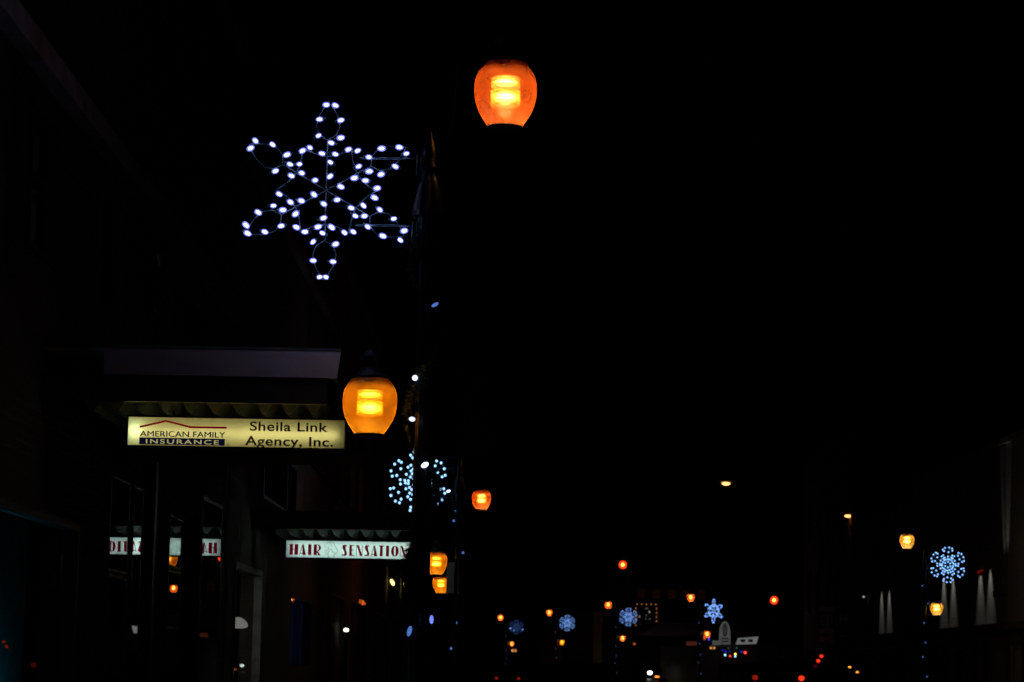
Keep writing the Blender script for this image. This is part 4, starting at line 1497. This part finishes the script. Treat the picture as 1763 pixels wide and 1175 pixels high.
# ------------------------------------------------------------------ small lights and signs along the street
def wall_lantern(label, p, r, mat, wall_dx=.0, wall_dy=.0, stretch=1.0, cat='wall light', group=None, tilt=0):
    """small lantern: bracket to the wall, cap and glowing glass"""
    root = empty('wall_lantern', p, 0, label, cat, group)
    rot = Matrix.Rotation(R(tilt), 3, 'Y')
    MB().ball((0, 0, 0), r, r * .7, r * stretch, 8, 6, rot).build('glass', mat, root, smooth=True)
    MB().lathe([(r * stretch * .9, r * .9), (r * stretch * 1.2, r * .5), (r * stretch * 1.5, r * .1)], (0, 0, 0), 8).build('cap', m_iron, root)
    MB().tube([(0, 0, r * stretch * 1.3), (wall_dx, wall_dy, r * stretch * 1.3)], max(.01, r * .2), 5).build('bracket', m_iron, root)
    return root


def left_light(px, py, r, mat, label, stretch=1.0, tilt=0):
    p = on_x(px, py, X_L + .15)
    return wall_lantern(label, p, r, mat, wall_dx=-.148, stretch=stretch, tilt=tilt)


left_light(596, 1085, .055, g_porch, 'small white porch light on the red brick shop', .7)
left_light(675.5, 1003, .055, g_lantern, 'pale yellow wall lantern left of the garland', 2.0, -30)
left_light(697.5, 1006, .055, g_lantern, 'yellow wall lantern touching the garland edge', 2.0)
pn = on_x(620, 1036, X_L + .06)
ns = empty('neon_sign', pn, 0, 'tiny orange neon strokes in a window of the red brick shop', 'neon sign')
for k, (dy, hh) in enumerate(((0, .1), (1.0, .12), (1.45, .08), (2.0, .06))):
    MB().tube([(0, dy, -hh / 2), (0, dy, hh / 2)], .022, 6).build('stroke', g_orange_neon if k in (1, 2) else g_amber_dim, ns)
MB().box((-.055, -.1, -.1), (-.03, 2.2, .1)).build('backing', m_frame_dark, ns)

for px, py, r, mat, lab in ((1040, 1068, .14, g_amber_dim, 'dim orange light high on the pale grey block'), (1092, 1109, .09, g_amber_dim, 'dim red orange light under the hipped roof'),
                            (1066.5, 1125, .13, g_lantern, 'warm lamp low beside the pale grey block')):
    Yq = 182.0 if px < 1080 else 159.5
    wall_lantern(lab, at(px, py, Yq), r, mat, wall_dy=1.0, stretch=.9)
for px, py, lab in ((962, 1116, 'small white light at left on the low far shop'), (977, 1117, 'small white light at right on the low far shop')):
    wall_lantern(lab, at(px, py, 216.0), .13, g_white, wall_dy=2.0, stretch=.7, group='white lights of the far shop')
for px, lab in ((882.5, 'left amber lamp of the pair below the farthest globe'), (887.5, 'right amber lamp of the pair below the farthest globe')):
    wall_lantern(lab, at(px, 1120.5, 212.0), .11, g_bulb_or, wall_dy=6.0, stretch=1.1, group='amber lamps below the farthest globe')

# diner dressings
Yd = 142.3
ds = empty('arch_sign', at(1248, 1110, Yd), 0, 'tall arched backlit panel with an oval emblem on the diner roof', 'sign')
loc = ds.location
dm = lambda x, y: at(x, y, Yd) - loc
wA, hA = dm(1257.5, 1110).x, dm(1248, 1070).z
arch = [(-wA, 0)] + [(wA * -math.cos(R(a)) if True else 0, hA * .42 + hA * .58 * math.sin(R(a))) for a in range(0, 181, 12)] + [(wA, 0)]
MB().prism(arch, (0, 0, 0), (1, 0, 0), (0, 0, 1), (0, 1, 0), .25).build('panel', g_panel, ds)
MB().tube([(math.cos(t) * wA * .32, -.02, hA * .62 + math.sin(t) * hA * .26) for t in [2 * math.pi * i / 20 for i in range(20)]], .035, 6, True).build('emblem', m_black_print, ds)
MB().tube([(0, -.02, hA * .45), (0, -.02, hA * .8)], .03, 6).build('emblem', m_black_print, ds)
for v in (.1, .22):
    MB().box((-wA * .7, -.03, hA * v), (wA * .7, -.002, hA * (v + .06))).build('print_row', m_grey_print, ds)
mq = empty('marquee', at(1222, 1112, Yd - .3), 0, 'thin pale marquee edge below the arched sign', 'canopy')
MB().box((0, 0, -.05), (at(1263, 1112, Yd).x - mq.location.x, .9, .03)).build('slab', m_frame_white, mq)
MB().box((.15, -.006, .035), (at(1238, 1112, Yd).x - mq.location.x, .1, .3)).build('upstand', g_panel, mq)
ws = empty('roof_sign', at(1268, 1111, Yd), 0, 'slanted white backlit sign with dark wording on the diner', 'sign')
a0, a1, a2, a3 = [at(x, y, Yd) - ws.location for x, y in ((1267, 1110), (1302, 1109), (1306, 1096.5), (1271, 1099))]
MB().prism([(p.x, p.z) for p in (a0, a1, a2, a3)], (0, 0, 0), (1, 0, 0), (0, 0, 1), (0, 1, 0), .2).build('panel', g_panel_b, ws)
for xa, xb in ((1275, 1283), (1288, 1296)):
    p0_, p1_ = at(xa, 1106, Yd) - ws.location, at(xb, 1101, Yd) - ws.location
    MB().box((p0_.x, -.02, p0_.z), (p1_.x, -.002, p1_.z)).build('wording', m_grey_print, ws)
xs_ = empty('light_string', at(1243, 1118, Yd), 0, 'string of red, blue and yellow bulbs along the diner front', 'light string')
for px, py, r, mat in ((1244, 1120, .05, g_blue_b), (1249.5, 1122, .06, g_blue_b), (1256, 1122, .04, g_blue_b), (1248.5, 1128, .085, g_cyan), (1257, 1130, .075, g_red_b), (1266, 1126.5, .08, g_yellow),
                       (1266, 1130.5, .075, g_cyan), (1277, 1122.5, .07, g_blue_b), (1283, 1124, .11, g_red_b), (1254, 1116, .04, g_teal_dot), (1268, 1116, .05, g_teal_dot)):
    p = at(px, py, Yd - .2) - xs_.location
    r *= .75
    MB().ball(p, r, r, r, 8, 6).build('bulb', mat, xs_, smooth=True)
MB().tube([at(x, y, Yd - .2) - xs_.location for x, y in ((1240, 1118), (1249, 1124), (1257, 1126), (1266, 1124), (1277, 1121), (1286, 1120))], .01, 5).build('cord', m_cord, xs_)
for px, lab in ((1224, 'left yellow lamp under the marquee edge'), (1229.5, 'right yellow lamp under the marquee edge')):
    wall_lantern(lab, at(px, 1116, Yd - .15), .075, g_bulb_or, wall_dy=.6, group='yellow lamps under the marquee')
for px, py, mat, hh, lab in ((1213, 1098, g_orange_neon, .26, 'orange upright neon tube on the diner corner'), (1220.5, 1099.5, g_blue_neon, .24, 'blue upright neon tube on the diner corner')):
    nt = empty('neon_tube', at(px, py, Yd - .1), 0, lab, 'neon sign')
    MB().tube([(0, 0, -hh / 2), (0, 0, hh / 2)], .05, 8).build('tube', mat, nt)
    MB().box((-.08, .06, -hh / 2 - .05), (.08, .7, hh / 2 + .05)).build('backing', m_frame_dark, nt)
rd = empty('window_sign', at(1191, 1116, 150), 0, 'dim reddish square sign left of the diner', 'sign')
MB().box((-.33, 0, -.4), (.33, .06, .4)).build('panel', g_deep_red, rd)
MB().box((-.1, -.012, -.1), (.1, -.002, .12)).build('emblem', m_black_print, rd)
MB().box((-.04, .062, -(rd.location.z) + 0), (.04, .12, .4)).build('post', m_iron, rd)

# bulb framed display window on the tall building
Yw = 171.2
dw = empty('display_window', at(1095, 1084, Yw), 0, 'square display window outlined with orange bulbs, pale figures inside', 'display window')
wq = at(1130, 1084, Yw).x - dw.location.x
hq = at(1095, 1040.5, Yw).z - dw.location.z
MB().box((0, .05, 0), (wq, .12, hq)).build('backing', m_frame_dark, dw)
bm_ = MB().ball((0, 0, 0), .05, .05, .05, 6, 5).mesh('bulb', glow('frame_bulb', (1.0, 0.42, 0.12), 0.28, 'NONE'), True)
for i in range(5):
    place('bulb', bm_, dw, (wq * (.04 + .23 * i), -.02, hq))
    if i < 4:
        place('bulb', bm_, dw, (wq * (.06 + .23 * i), -.02, 0))
for i in range(1, 6):
    place('bulb', bm_, dw, (wq * 1.0, -.02, hq * i / 6))
    place('bulb', bm_, dw, (-.02, -.02, hq * i / 6))
for px, py, w_, h_ in ((1112, 1048, .14, .1), (1115, 1048, .08, .12), (1118, 1054, .1, .14), (1113, 1060, .09, .13), (1112, 1066, .14, .08), (1119, 1066, .12, .1), (1103, 1078, .1, .2), (1107, 1077, .08, .1), (1120, 1078, .12, .1), (1101, 1062, .06, .16)):
    p = at(px, py, Yw) - dw.location
    MB().ball((p.x, .02, p.z), w_ / 2, .03, h_ / 2, 8, 6).build('figure', g_fig if h_ > .13 else g_panel, dw)
MB().box((wq + .06, .02, .1), (wq + .3, .1, hq * 1.1)).build('lit_wall_edge', surf('orange_lit_edge', (.5, .2, .06), .8), dw)  # orange light on the wall edge, put into this strip's colour

# blue outlined window
bw = empty('neon_sign', at(1008.5, 1134, 195.2), 0, 'square blue neon outline with a small bright emblem inside', 'neon sign')
bx, bz = at(1020, 1134, 195.2).x - bw.location.x, at(1008.5, 1120, 195.2).z - bw.location.z
MB().tube([(0, 0, 0), (bx, 0, 0), (bx, 0, bz), (0, 0, bz)], .028, 5, True).build('outline', g_blue_line, bw)
MB().ball((bx * .5, 0, bz * .6), .11, .03, .11, 8, 6).build('emblem', g_panel_b, bw)
MB().tube([(bx * .55, 0, bz * .45), (bx * .95, 0, bz * .1)], .035, 5).build('emblem', g_blue_line, bw)
wl = at(1020, 1116.5, 195.5)
wls = empty('shop_light', wl, 0, 'short white tube light over the blue outlined window', 'light')
MB().box((-.35, 0, -.05), (.1, .1, .05)).build('tube', g_panel_b, wls)
MB().box((-.3, .1, -.03), (.05, .6, .03)).build('bracket', m_iron, wls)
# red strip and small flood on the right row
q = on_x(1688, 984, X_R - .05)
rn = empty('neon_tube', q, 0, 'small red neon strip above the nearest pair of downlights', 'neon sign')
MB().tube([(0, -.4, .02), (0, .4, .0), (0, .4, -.08)], .025, 6).build('tube', g_red_neon, rn)
MB().box((.03, -1.0, -.1), (.048, 1.0, .06)).build('backing', m_frame_dark, rn)
q = on_x(1487, 1028, X_R - .2)
wall_lantern('tiny white floodlight left of the farthest downlights', q, .05, g_white, wall_dx=.2)
